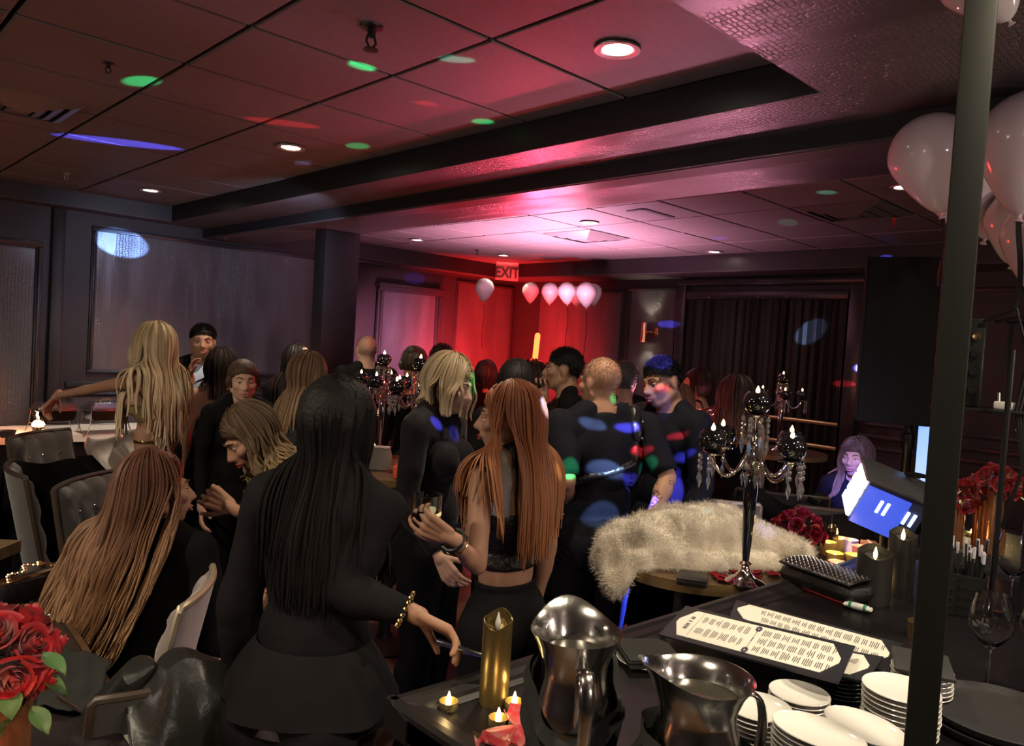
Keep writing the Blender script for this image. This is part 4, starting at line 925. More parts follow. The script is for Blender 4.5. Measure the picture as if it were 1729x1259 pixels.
# --- bald man with harness
p = Person('man with a shaved head in a black short sleeved shirt and shoulder harness', 1016, 601, 3.15, 196, 'm', 'tan', vox=.0068, head=(30, 4, 0), hairtop=.004, armL=('w', (958, 812, 3.0), (945, 850, 3.25)), armR=('w', (1128, 806, 3.06), (1098, 880, 2.92)), handR=dict(curl=40))
shirt(p, mNAVY, .47, .020, .012, .5, 'shirt'); trousers(p, mBLK)
p.tufts(mat('hair_dark_stubble', (.15, .085, .06), .7, spec=.1), (-.025, .5), 9000, .0016, (0, 0, 0))
for nm, fn in (('harness_strap', lambda s: (np.abs(s.lf[:, 1]+.075) < .016) & (s.ul > .66)), ('harness_strap', lambda s: (np.abs(s.ul-.70+(s.lf[:, 1]*.35)) < .013))): p.wear(nm, mLEA, {'chest': FULL, 'waist': FULL}, .033, fn, hem=3)
q = MB()
for k in range(4):
    c = p.torso(-.02, -.085, .80-.016*k); j = np.linalg.norm(p.vs-c-np.array([0, 0, .02]), axis=1).argmin(); q.ball(p.vs[j]+p.N[j]*.037, .006, 8)
q.build('harness_stud', mSILV, p.root, world=True, kind='stuff')
# ink on his forearm: fine dark scroll lines lying on the skin
q = MB(); a0, b0 = p.jt['elR'], p.jt['wrR']; ax = nrm(b0-a0); s1 = nrm(np.cross(ax, [0, 0, 1.])); s2 = np.cross(s1, ax); rg = random.Random(4)
for k in range(16):
    t = .15+.7*rg.random(); a = rg.random()*6.3; pts = []
    for j in range(22):
        g_ = j/21*5.5*(1 if k % 2 else -1); rr = .017*(1-j/26); c = a0+(b0-a0)*t+ax*rr*math.sin(g_)+ (s1*math.cos(a+rr*math.cos(g_)/.035)+s2*math.sin(a+rr*math.cos(g_)/.035))*.036
        i = np.linalg.norm(p.vs-c, axis=1).argmin(); pts.append(p.vs[i]*.35+c*.65 if False else p.vs[i]+p.N[i]*.0012)
    q.tube(np.array(pts)*.5+np.roll(np.array(pts), 1, 0)*.25+np.roll(np.array(pts), -1, 0)*.25 if False else pts, .0011, 4, cap=False)
q.build('tattoo', mat('tattoo_ink', (.03, .04, .05), .5), p.root, world=True, kind='stuff')
p = Person('man with short greying hair half hidden behind the shaved head', 1056, 606, 4.4, 190, 'm', 'tan'); shirt(p, mBLK, .97); trousers(p, mBLK); p.cap(hair_mat('grey', (.10, .09, .085)), .006, (-.01, .6), .003); p.tufts(hair_mat('grey', (.1, .09, .085)), (-.01, .6), 6000, .016)
# --- man talking to him
p = Person('man with a dark fade haircut in a navy shirt smiling and looking down', 1112, 599, 3.42, 312, 'm', 'tan', vox=.0068, head=(0, 12, 8), gaze=(0, -8), smile=True, armL=('d', 10, 25), armR=('d', 10, 40))
shirt(p, mNAVY, .97, .016, .009, .45); trousers(p, mNAVY); p.cap(H_BLACK, .007, (.022, .36), .003); p.tufts(H_BLACK, (.018, .38), 9000, .020, (1.0, 0, .1)); p.tufts(H_DARK, (-.025, .62), 7000, .006, (0, 0, -.3), sd=3)
# --- women by the curtain
p = Person('woman with long light auburn hair partly hidden behind the man in navy', 1150, 648, 4.35, 160, 'f', 'fair'); shirt(p, mBLK, .97); trousers(p, mBLK); p.cap(H_BROWN, .014); p.locks(mHAIR, L=.30, n=80, gap=50, vol=.02, wave=.004, tone=((.16, .07, .04), (.40, .22, .13)), seedv=25)
p = Person('bare shouldered woman with dark pinned hair in profile by the black curtain', 1183, 619, 4.95, 258, 'f', 'tan', vox=.0085, head=(6, -4, 0), armL=('d', 8, 15)); p.wear('top', mat('beige_top', (.30, .20, .15), .6), {'chest': FULL, 'waist': FULL, 'pelvis': FULL}, .008, lambda s: s.ul < .72, .004); trousers(p, mBLK)
p.wear('strap', mBLK2, {'chest': FULL, 'neck': (-9, .3)}, .007, lambda s: (s.ul > .71) & (np.abs(np.abs(s.lf[:, 1])-.058) < .009), hem=2)
p.cap(H_BLACK, .016, (.0, .6)); p.locks(mHAIR, L=.08, n=90, gap=58, vol=.014, wave=.0, tone=((.018, .012, .011), (.022, .014, .012)), seedv=27)
p = Person('woman with big crimped hair behind the large candelabra', 1246, 640, 4.55, 170, 'f', 'fair'); p.wear('dress', mBLK, {'chest': FULL, 'waist': FULL, 'pelvis': FULL}, .010, lambda s: s.ul < .745, .004); gown(p, mBLK, .3)
p.cap(H_DARK, .02); p.locks(mHAIR, L=.27, n=130, gap=45, vol=.05, wave=.010, wfreq=60, tone=((.05, .028, .022), (.20, .11, .08)), seedv=29, wid=.012, flow=True)
# --- DJ
p = Person('seated woman with long brown to blond hair in a dark tee behind the party light', 1448, 738, 4.6, 352, 'f', 'fair', vox=.008, H=1.62, seated=True, head=(-12, 2, 0), gaze=(-14, 0), wide=1.12, armR=('d', 14, 50), armL=('d', 14, 60))
shirt(p, mNAVY, .45, .014, .007, .3); trousers(p, mBLK); p.cap(H_BROWN, .014); p.locks(mHAIR, L=.30, n=120, gap=42, vol=.022, wave=.005, tone=((.05, .03, .02), (.28, .18, .11)), seedv=31)
# ------------------------------------------------------------------ bar and things on it
ZBAR = .95
mBAR = mat('bar_black_lacquer', (.008, .007, .008), .34, noise_col=.4, nscale=12, bump=(30, .05, .002), spec=.3)
mBARR = mat('bar_rail_lacquer', (.013, .011, .012), .3, noise_col=.3, spec=.4)
mSTEEL = mat('brushed_steel', (.72, .70, .66), .16, metal=1.0, bump=(60, .12, .002))
mNAP = mat('black_napkin', (.016, .017, .015), .85, bump=(200, .3, .003), noise_col=.2)
mWHITE = mat('white_china', (.78, .76, .70), .14, spec=.6)
mGLASS = mat('clear_glass', (1, 1, 1), .02, trans=1.0, ior=1.45)
mFLAME = mat('led_flame', (1, .8, .4), .5, emis=(1, .72, .28), est=14)
mPETAL = mat('rose_red', (.36, .006, .014), .45, noise_col=.35, nscale=40, sheen=.3)
mPETALD = mat('rose_dark_red', (.15, .004, .010), .55, noise_col=.35, nscale=40, spec=.2)
mLEAF = mat('leaf_green', (.075, .16, .05), .5, noise_col=.35, nscale=30)
outer = [np.array([.845, 1.172]), np.array([3.05, 1.055])]
bt = thing('bar_counter', 'black lacquered bar counter with a moulded edge', 'bar', (.845, 1.1, 0))
bpoly = [outer[0], (.845, .18), (3.05, .18), outer[1]]
MB().prism([tuple(q) for q in bpoly][::-1], ZBAR-.045, ZBAR-.006).build('counter_top', mBAR, bt, False, world=True)
MB().prism([(.93, 1.06), (3.0, .96), (3.0, .26), (.93, .26)], 0, ZBAR-.045).build('bar_front', mBLACKW, bt, False, world=True)
def rail(a, b_, w_=.075, nm='bar_rail'):
    a = np.asarray(a, float); b_ = np.asarray(b_, float); d = b_-a; L = np.linalg.norm(d); d /= L; n = np.array([-d[1], d[0]])
    prof = [(0, -.05), (0, .004), (.006, .012), (.02, .012), (.028, .006), (.05, .004), (.058, -.001), (w_, -.004), (w_, -.05)]
    vs = [(*(a+d*t*L+n*o), ZBAR+z) for t in (0, 1) for o, z in prof]; m = len(prof)
    MB().add(vs, [(i, (i+1) % m, m+(i+1) % m, m+i) for i in range(m)]+[tuple(range(m-1, -1, -1)), tuple(range(m, 2*m))]).build(nm, mBARR, bt, False, world=True)
rail(outer[1]+np.array([0, 0]), outer[0]+np.array([-.0, 0])); rail(outer[0], (.845, .18))

def pitcher(c, rz, h, r, label, rim=1.0):
    t = thing('steel_pitcher', label, 'pitcher', c, rz)
    sp = lambda p, a: p+np.array([math.cos(a), 0, 0])*0
    def fn(p, a):
        z = p[2]/h
        if z > .72:
            k = (z-.72)/.28; q = max(0, math.cos(a-math.pi))**3
            p = p*np.array([1+.20*k*q, 1, 1]); p[2] += .019*k*q*h/.25-.008*k*(1-q)
        return p
    pr = [(.001, .002), (r*.80, 0), (r*.86, .01), (r*1.0, h*.25), (r*1.02, h*.4), (r*.92, h*.6), (r*.80, h*.72), (r*.82, h*.8), (r*.97, h*.92), (r*1.13*rim, h*.995), (r*1.14*rim, h), (r*1.115*rim, h*.997), (r*.95, h*.92), (r*.79, h*.8), (r*.77, h*.72)]
    MB().lathe(pr, 40, cap=False, fn=fn).build('vessel', mSTEEL, t)
    MB().lathe([(.001, h*.84), (r*.83, h*.84)], 32, cap=False).build('water', mat('dark_water', (.05, .045, .035), .03, spec=.9), t)
    hp = [(r*.80, 0, h*.80), (r*1.15, 0, h*.86), (r*1.50, 0, h*.80), (r*1.62, 0, h*.62), (r*1.50, 0, h*.40), (r*1.22, 0, h*.24), (r*.98, 0, h*.22)]
    pts = np.array(hp); tt = np.linspace(0, len(pts)-1, 26); pts = np.stack([np.interp(tt, range(len(pts)), pts[:, k]) for k in range(3)], 1)
    for _ in range(3): pts[1:-1] = (pts[:-2]+pts[1:-1]*2+pts[2:])/4
    MB().tube(pts, .0045, 12, flat=2.6, up=(0, 1, 0)).build('handle', mSTEEL, t)
    return t
def ang(v): return math.atan2(v[1], v[0])
pc1 = P(974, 1062, 1.20); c1 = np.array([pc1[0], pc1[1], ZBAR-.006]); h1 = pc1[2]-ZBAR+.012
tocam = ang(-c1[:2]); pitcher(c1, tocam+.22, h1, .064, 'taller stainless steel water pitcher, handle towards the camera')
pc2 = P(1182, 1137, 1.12); c2 = np.array([pc2[0], pc2[1], ZBAR-.006]); h2 = pc2[2]-ZBAR+.012
pitcher(c2, ang(-c2[:2])+math.pi-1.05+2*.0, h2, .070, 'stainless pitcher with its spout pointing at the taller pitcher', 1.0)
def wrap(c, r, z0, z1, tilt, label, knot, rz):
    """a cloth napkin tied round a pitcher"""
    t = thing('wrapped_napkin', label, 'napkin', c, rz)
    def fn(u, v):
        a = 2*math.pi*u; f = .006*math.sin(v*19+a*2)+.004*math.sin(a*7+v*6)
        zc = z0+(z1-z0)*v+tilt*math.cos(a)*.5+ .008*math.sin(3*a)
        bulge = r*(1+.12*math.sin(math.pi*v))+f+.004
        return (bulge*math.cos(a), bulge*math.sin(a), zc)
    MB().grid(fn, 56, 12).build('napkin_band', mNAP, t)
    q = MB(); q.ball((r*1.12, knot[1], knot[0]), (.022, .03, .024), 12)
    for sgn, ll in ((1, .10), (-1, .085)):
        q.grid(lambda u, v: (r*1.15+.012*math.sin(u*5), knot[1]+sgn*(.01+.035*u)+(v-.5)*(.018+.045*u), knot[0]-.01-ll*u+.012*math.sin(v*9+u*4)), 10, 8)
    q.build('knot', mNAP, t)
wrap(c1+np.array([0, 0, 0]), .064, .095, .190, -.12, 'black napkin knotted around the taller pitcher', (.050, .012), tocam+.0)
wrap(c2, .073, .010, .150, -.03, 'black napkin wound around the second pitcher', (.05, .03), tocam+.3)

def tealight(c, label, group=None, r=.019, parts=True):
    t = thing('tealight', label, 'candle', c, group=group)
    MB().lathe([(.001, 0), (r*.92, 0), (r, .002), (r, .016), (r*.94, .016), (r*.93, .006), (.001, .005)], 20, cap=False).build('cup', mat('tealight_cup', (.75, .62, .30), .25, metal=.9), t)
    MB().lathe([(.001, .005), (r*.26, .008), (r*.30, .014), (r*.2, .024), (.0008, .034)], 12).build('flame', mFLAME, t)
    return t
for (px, py), l in zip(((757, 1196), (868, 1196), (841, 1224)), ('lit gold tealight nearest the bar corner', 'lit gold tealight between the gold pillar candle and the pitcher', 'lit gold tealight nearest the rose petals by the pitcher')):
    q = Pz(px, py, ZBAR-.006); tealight(q, l); point(q+np.array([0, 0, .05]), (1, .68, .28), .10, .01)
mPILG = mat('bronze_candle', (.17, .125, .05), .32, metal=.75); mPILB = mat('black_wax', (.02, .018, .015), .45)
def pillar(c, r, h, m, label, lit=True):
    t = thing('pillar_candle', label, 'candle', c)
    def fn(p, a): p[2] += (.010*math.sin(a+1)+.004*math.sin(3*a))*(1 if p[2] > h*.5 else 0); return p
    MB().lathe([(.001, 0), (r, 0), (r, h), (r*.93, h), (r*.90, h-.02), (.001, h-.022)], 32, cap=False, fn=fn).build('wax', m, t)
    MB().lathe([(.001, h-.024), (.005, h-.016), (.006, h-.006), (.0008, h+.014)], 10).build('flame', mat('dead_flame', (.7, .68, .6), .4) if not lit else mFLAME, t)
    return t
pillar(Pz(833, 1184, ZBAR-.006), .029, .165, mPILG, 'tall bronze pillar candle with a wavy top next to the steel pitcher', False)
pillar(Pz(1472, 1014, ZBAR-.006), .050, .150, mPILB, 'shorter thick black pillar candle behind the studded clutch')
pillar(Pz(1517, 1005, ZBAR-.006), .040, .195, mPILB, 'taller black pillar candle beside the straw caddies')
q = Pz(1490, 990, ZBAR-.006)+np.array([-.10, -.02, 0]); tealight(q, 'lit tealight at the foot of the black pillar candles'); point(q+np.array([0, 0, .05]), (1, .68, .28), .25, .01)

def petal(c, s, rz, cup, m, label, i):
    def fn(u, v):
        a = (u-.5)*2; b2 = v; wdt = math.sin(math.pi*min(1, .12+.80*b2))**.7
        return (s*a*.55*wdt, s*(b2-.5), s*(cup*(a*a*.5+(b2-.5)**2*1.6)+.02))
    o = MB().grid(fn, 9, 9).build('rose_petal', m); o.modifiers.new('t', 'SOLIDIFY').thickness = .0012
    o.rotation_euler[2] = rz; tag(o, label, 'petal', 'loose red rose petals on the bar', c)
for i, (px, py, s, rz, cup, l) in enumerate([(886, 1222, .075, .4, .35, 'red rose petal standing curled right behind the pitcher side'), (905, 1160, .03, 1.0, .5, 'small red petal half hidden by the pitcher near the rail'), (852, 1258, .075, 1.2, .3, 'broad red petal lowest among the tealights'),
                                             (890, 1262, .07, 2.2, .35, 'red petal touching the broad one by the pitcher foot'), (830, 1268, .06, .2, .4, 'red petal closest to the bar end, at the foot of the tealights')]):
    petal(Pz(px, py, ZBAR-.004), s, rz, cup, mPETAL, l, i)

# menus on boards
mPAP = mat('menu_paper', (.80, .77, .66), .6); mINK = mat('menu_ink', (.10, .09, .10), .7); mBRD = mat('menu_board', (.016, .016, .02), .4, bump=(150, .2, .002)); mINKP = mat('menu_purple', (.05, .035, .09), .6)
def menu(cs, label, rows, title=True, seedv=1, orn=False):
    """cs: board corners TL, TR, BR, BL as (px, py, height)"""
    C = [Pz(*q) for q in cs]; c0 = sum(C)/4; t = thing('menu_board', label, 'menu', c0)
    C = [q-c0 for q in C]; n = nrm(np.cross(C[1]-C[0], C[3]-C[0])); n = n if n[2] > 0 else -n
    pt = lambda u, v, h=0: (C[0]*(1-u)*(1-v)+C[1]*u*(1-v)+C[2]*u*v+C[3]*(1-u)*v)+n*h
    def slab(poly, z0, z1, nm, m):
        k = len(poly); vs = [pt(*q, z0) for q in poly]+[pt(*q, z1) for q in poly]
        MB().add(vs, [tuple(range(k)), tuple(range(2*k-1, k-1, -1))]+[(i, (i+1) % k, k+(i+1) % k, k+i) for i in range(k)]).build(nm, m, t, False)
    slab([(0, 0), (1, 0), (1, 1), (0, 1)], -.004, .0, 'board', mBRD)
    a, b_ = .035, .10; cx, cy = .065, .34
    slab([(a, b_+cy), (a+cx, b_), (1-a-cx, b_), (1-a, b_+cy), (1-a, 1-b_-cy), (1-a-cx, 1-b_), (a+cx, 1-b_), (a, 1-b_-cy)], .0004, .0012, 'paper', mPAP)
    rg = random.Random(seedv); q = MB()
    def ln(u0, u1, v0, v1, mi=0): q.add([pt(u0, v0, .0018), pt(u1, v0, .0018), pt(u1, v1, .0018), pt(u0, v1, .0018)], [(0, 1, 2, 3)], mi)
    for (u0, u1, vc, hw, cn) in rows:
        u = u0
        while u < u1:
            for _ in range(rg.choice((3, 4, 5))):
                w2 = hw*rg.uniform(.45, 1.0); ln(u, u+.0042, vc-w2, vc+w2); u += .0098
                if u > u1: break
            u += .012
    if title:
        ln(.155, .157, .15, .85)
        for k in range(9):
            if k != 2 and k != 4: ln(.100, .124, .30+.045*k, .332+.045*k)
    if orn:
        for (u, v) in ((.505, .20), (.505, .84)):
            for k in range(7):
                a2 = k*.9; ln(u+.012*math.cos(a2)-.006, u+.012*math.cos(a2)+.006, v+.05*math.sin(a2)-.03, v+.05*math.sin(a2)+.03, 1)
        ln(.504, .507, .28, .46); ln(.503, .509, .46, .58); ln(.504, .507, .58, .76)
    q.build('printed_lines', [mINK, mINKP], t, False, kind='stuff')
menu([(1243, 1012, .963), (1524, 1086, 1.003), (1500, 1136, 1.003), (1232, 1040, .963)], 'menu board lying under the front menu, closest to the clutch', [(.20, .93, .33, .13, 5), (.22, .92, .66, .13, 5)], False, 3)
menu([(1215, 1060, .966), (1492, 1108, 1.012), (1462, 1150, 1.012), (1190, 1092, .966)], 'menu board mostly hidden below the other two, only its pointed end showing', [(.80, .9, .4, .12, 3), (.78, .86, .68, .12, 3)], False, 5)
menu([(1158, 1022, .985), (1444, 1090, 1.035), (1416, 1152, 1.035), (1112, 1070, .985)], 'front menu board with columns of drinks, on top of the others', [(.18, .46, .32, .12, 5), (.18, .46, .66, .12, 5), (.54, .93, .28, .10, 3), (.54, .93, .52, .10, 3), (.54, .93, .75, .10, 3)], True, 1, True)

# black napkin pile on a white plate
q0 = Pz(1092, 1118, ZBAR-.006); t = thing('side_plate', 'white side plate under the folded black napkins by the menus', 'plate', q0)
def plate_mesh(r, h=.011, oval=1.0, n=40):
    q = MB(); q.lathe([(.001, .001), (r*.55, 0), (r*.60, .002), (r*.95, h*.8), (r, h), (r*.985, h+.0015), (r*.9, h*.75), (r*.62, .004), (.001, .0035)], n, cap=False, sy=oval); return q
plate_mesh(.070).build('dish', mWHITE, t)
t = thing('napkin_pile', 'flat pile of folded black paper napkins on a white plate', 'napkin', q0+np.array([0, 0, .012]), ang(q0[:2])+.35)
for k in range(5): MB().bbox((-.062+random.uniform(-.002, .002), -.062, .004*k), (.062, .062+random.uniform(-.002, .002), .004*k+.0036), .001).build('napkin', mNAP, t, False)

# plates
PL = {}
def stack(px, py, n, r, oval, rz, step, what, grp, square=False, m=None):
    c = Pz(px, py, ZBAR-.006); key = (r, oval, square)
    if key not in PL:
        if square:
            q = MB(); a = r; prof = [(.0, .002, .6), (.0, .0, .62), (.002, .002, .66), (.0, .012, .98), (0, .0135, 1.0), (0, .012, .97), (0, .005, .64), (0, .004, .0001)]
            vs = []; N = 32
            for _, z, s_ in prof:
                for k in range(N):
                    an = 2*math.pi*k/N; cx_, sy_ = math.cos(an), math.sin(an); rr = a*s_/max(abs(cx_), abs(sy_))**.85
                    vs.append((rr*cx_, rr*sy_, z))
            q.add(vs, [(i*N+k, i*N+(k+1) % N, (i+1)*N+(k+1) % N, (i+1)*N+k) for i in range(len(prof)-1) for k in range(N)])
        else: q = plate_mesh(r, oval=oval)
        PL[key] = q.mesh('plate', m or mWHITE)
    for k in range(n):
        o = bpy.data.objects.new('plate', PL[key]); COL.objects.link(o); o.location = V(c+np.array([random.uniform(-.0015, .0015), random.uniform(-.0015, .0015), k*step])); o.rotation_euler[2] = rz+random.uniform(-.05, .05)
        from_top = n-1-k; ordn = ['top', 'second from top', 'third from top', 'fourth from top', 'fifth from top', 'sixth from top', 'seventh from top', 'eighth from top', 'ninth from top', 'tenth from top', 'eleventh from top', 'twelfth from top', 'thirteenth from top'][from_top]
        tag(o, ordn+' '+what, 'plate', grp)
    return c
va = ang(Pz(1380, 1230, ZBAR)[:2])
stack(1372, 1352, 13, .074, .72, va+1.2, .0088, 'white plate of the front oval stack', 'front oval plate stack')
stack(1452, 1322, 11, .074, .72, va+.9, .0088, 'white plate of the rear oval stack', 'second oval plate stack')
stack(1272, 1292, 12, .058, 1.0, 0, .0086, 'white round plate of the stack beside the second pitcher', 'round plate stack by the pitcher')
stack(1346, 1215, 6, .058, 1.0, 0, .0088, 'white round plate of the low stack under the menus', 'low round plate stack')
stack(1517, 1238, 9, .070, 1, va-.1, .0098, 'white square plate of the stack by the post', 'square plate stack')
stack(1552, 1186, 8, .060, 1.0, 0, .0092, 'white round plate of the stack behind the post', 'round plate stack behind the post')
stack(1418, 1175, 7, .050, 1.0, 0, .0085, 'black round plate of the dark stack', 'black plate stack', False, mat('black_china', (.02, .02, .02), .2))
o = MB().bbox((-.07, -.055, 0), (.07, .055, .008), .002).build('slate_board', mat('slate', (.03, .03, .03), .6)); tag(o, 'black slate board on the plate stack behind the post', 'board', loc=Pz(1552, 1186, ZBAR-.006)+np.array([0, 0, .0805])); o.rotation_euler[2] = va
# round tray, pair stacked
for k, l in ((0, 'lower black round serving tray at the frame corner'), (1, 'upper black round serving tray at the frame corner')):
    o = MB().lathe([(.001, 0), (.12, 0), (.135, .006), (.142, .02), (.138, .021), (.13, .008), (.001, .004)], 56, cap=False).build('serving_tray', mat('rubber_tray', (.02, .02, .02), .55, bump=(200, .3, .002))); tag(o, l, 'tray', 'black serving trays', Pz(1690, 1232, ZBAR-.006)+np.array([0, 0, .018*k]))

def wineglass(c, h, label, s=1.0):
    t = thing('wine_glass', label, 'glass', c)
    R = h*.19*s; zb = h*.47
    o = [(.001, 0), (R*.86, 0), (R*.86, .002), (.008, .007), (.0036, .02), (.0034, zb-.012), (.006, zb), (R*.55, zb+h*.07), (R*.95, zb+h*.19), (R, zb+h*.27), (R*.88, zb+h*.42), (R*.74, h)]
    i = [(R*.73-.0005, h), (R*.87-.001, zb+h*.42), (R-.0014, zb+h*.27), (R*.94-.001, zb+h*.19), (R*.53, zb+h*.075), (.003, zb+.006), (.0005, zb+.005)]
    MB().lathe(o+i, 32, cap=False).build('bowl_and_stem', mGLASS, t); return t
wineglass(Pz(1664, 1174, ZBAR-.006), .225, 'empty wine glass standing before the black trays', 1.05)
wineglass(Pz(1703, 1042, ZBAR-.006)+np.array([0, 0, 0]), .25, 'empty wine glass highest up, nearest the roses')
wineglass(Pz(1752, 1180, ZBAR-.006), .22, 'empty wine glass cut by the frame edge', 1.1)

# studded clutch, sweet, cup, caddies
cq = Pz(1398, 1000, ZBAR-.006); d1 = Pz(1470, 1030, ZBAR)-Pz(1350, 985, ZBAR); cz = ang(d1)
t = thing('clutch_bag', 'black leather clutch covered in rows of silver studs', 'bag', cq+np.array([0, 0, 0]), cz)
MB().bbox((-.135, -.075, .006), (.135, .075, .062), .024).build('bag_body', mLEA, t)
def flap(u, v): return (-.128+.256*u, -.078+.150*v, .064+.010*math.sin(math.pi*v)-.0)
q = MB(); q.grid(flap, 14, 8); o = q.build('flap', mLEA, t); o.modifiers.new('t', 'SOLIDIFY').thickness = .006
q = MB()
for i in range(15):
    for j in range(9):
        p_ = flap(.04+.92*i/14, .06+.88*j/8); q.lathe([(.0062, 0), (.0045, .004), (.0006, .009)], 6, c=(p_[0], p_[1], p_[2]+.001), cap=False)
q.build('studs', mSILV, t, kind='stuff')
MB().bbox((-.10, -.055, .0), (.10, .055, .007), .003).build('lining_edge', mat('red_lining', (.5, .03, .02), .5), t)
wq = Pz(1448, 1030, ZBAR-.004); t = thing('wrapped_mint', 'small wrapped mint with a white and green wrapper', 'sweet', wq, cz+.35)
q = MB(); q.grid(lambda u, v: ((u-.5)*.075, .011*(1+.35*abs(2*u-1)**3)*math.cos(2*math.pi*v), .011+.010*math.sin(2*math.pi*v)*(1-.65*abs(2*u-1)**3)+.002*math.sin(u*60)*abs(2*u-1)), 24, 14); q.build('wrapper', mat('wrapper_white', (.75, .78, .72), .35, noise_col=.25, nscale=90), t)
for sgn in (-1, 1): MB().grid(lambda u, v: (sgn*(.016+.008*u), .0122*math.cos(2*math.pi*v), .011+.0108*math.sin(2*math.pi*v)), 3, 14).build('wrapper_band', mat('wrapper_green', (.03, .22, .10), .4), t)
gq = Pz(1552, 1078, ZBAR-.006); t = thing('votive_cup', 'small gold rimmed cup behind the black post', 'cup', gq)
MB().lathe([(.001, 0), (.028, 0), (.031, .045), (.028, .045), (.026, .005), (.001, .004)], 24, cap=False).build('cup', mat('gold_cup', (.5, .36, .16), .25, metal=.9), t)
def caddy(px, py, w2, h, label, n, straw):
    c = Pz(px, py, ZBAR-.006); t = thing('straw_caddy', label, 'caddy', c, va-.2)
    q = MB(); a = w2
    for lo, hi in (((-a, -a, 0), (a, a, .004)), ((-a, -a, 0), (a, -a+.003, h)), ((-a, a-.003, 0), (a, a, h)), ((-a, -a, 0), (-a+.003, a, h)), ((a-.003, -a, 0), (a, a, h))): q.bbox(lo, hi, .001)
    q.build('holder', mat('black_plastic', (.015, .015, .015), .3), t, False)
    q = MB()
    for i in range(3):
        for j in range(8): q.lathe([(.003, 0), (.002, .003), (.0004, .0035)], 6, c=(0, 0, 0), R=Ry(-math.pi/2)); q.v[-1] += np.array([-a-.0005, -a+.012+j*(2*a-.024)/7, h*.25+i*h*.22])
    q.build('grip_dots', mat('black_plastic', (.015, .015, .015), .3), t, kind='stuff')
    for k in range(n):
        x, y = random.uniform(-a*.7, a*.7), random.uniform(-a*.7, a*.7); hh = h*random.uniform(1.55, 1.85)
        q = MB(); q.rod((x, y, .006), (x*1.5+random.uniform(-.01, .01), y*1.5, hh), .0032, 6)
        q.rod((x*1.5, y*1.5, hh*.86), (x*1.55, y*1.55, hh+.004), .0045, 6, 1); q.build('straw', [mat('straw_black', (.02, .02, .02), .3), mat('straw_wrap', (.6, .58, .62), .5)] if straw else [mat('straw_black', (.02, .02, .02), .3)]*2, t)
caddy(1590, 1030, .036, .11, 'black straw caddy just beside the tall candle', 6, False); caddy(1630, 1035, .046, .12, 'black caddy crowded with paper capped straws', 18, True)

# black post in front of the bar
pp = P(1604, 640, 1.13); t = thing('bar_post', 'slim black square post running from bar top to ceiling', 'post', (pp[0], pp[1], ZBAR-.006), ang(pp[:2]))
MB().bbox((-.021, -.021, .0), (.021, .021, ZS-ZBAR+.008), .003).build('shaft', mat('post_black', (.017, .018, .016), .5, spec=.2), t); MB().bbox((-.035, -.035, .0), (.035, .035, .008), .002).build('foot_plate', mat('post_black', (.02, .02, .02)), t)

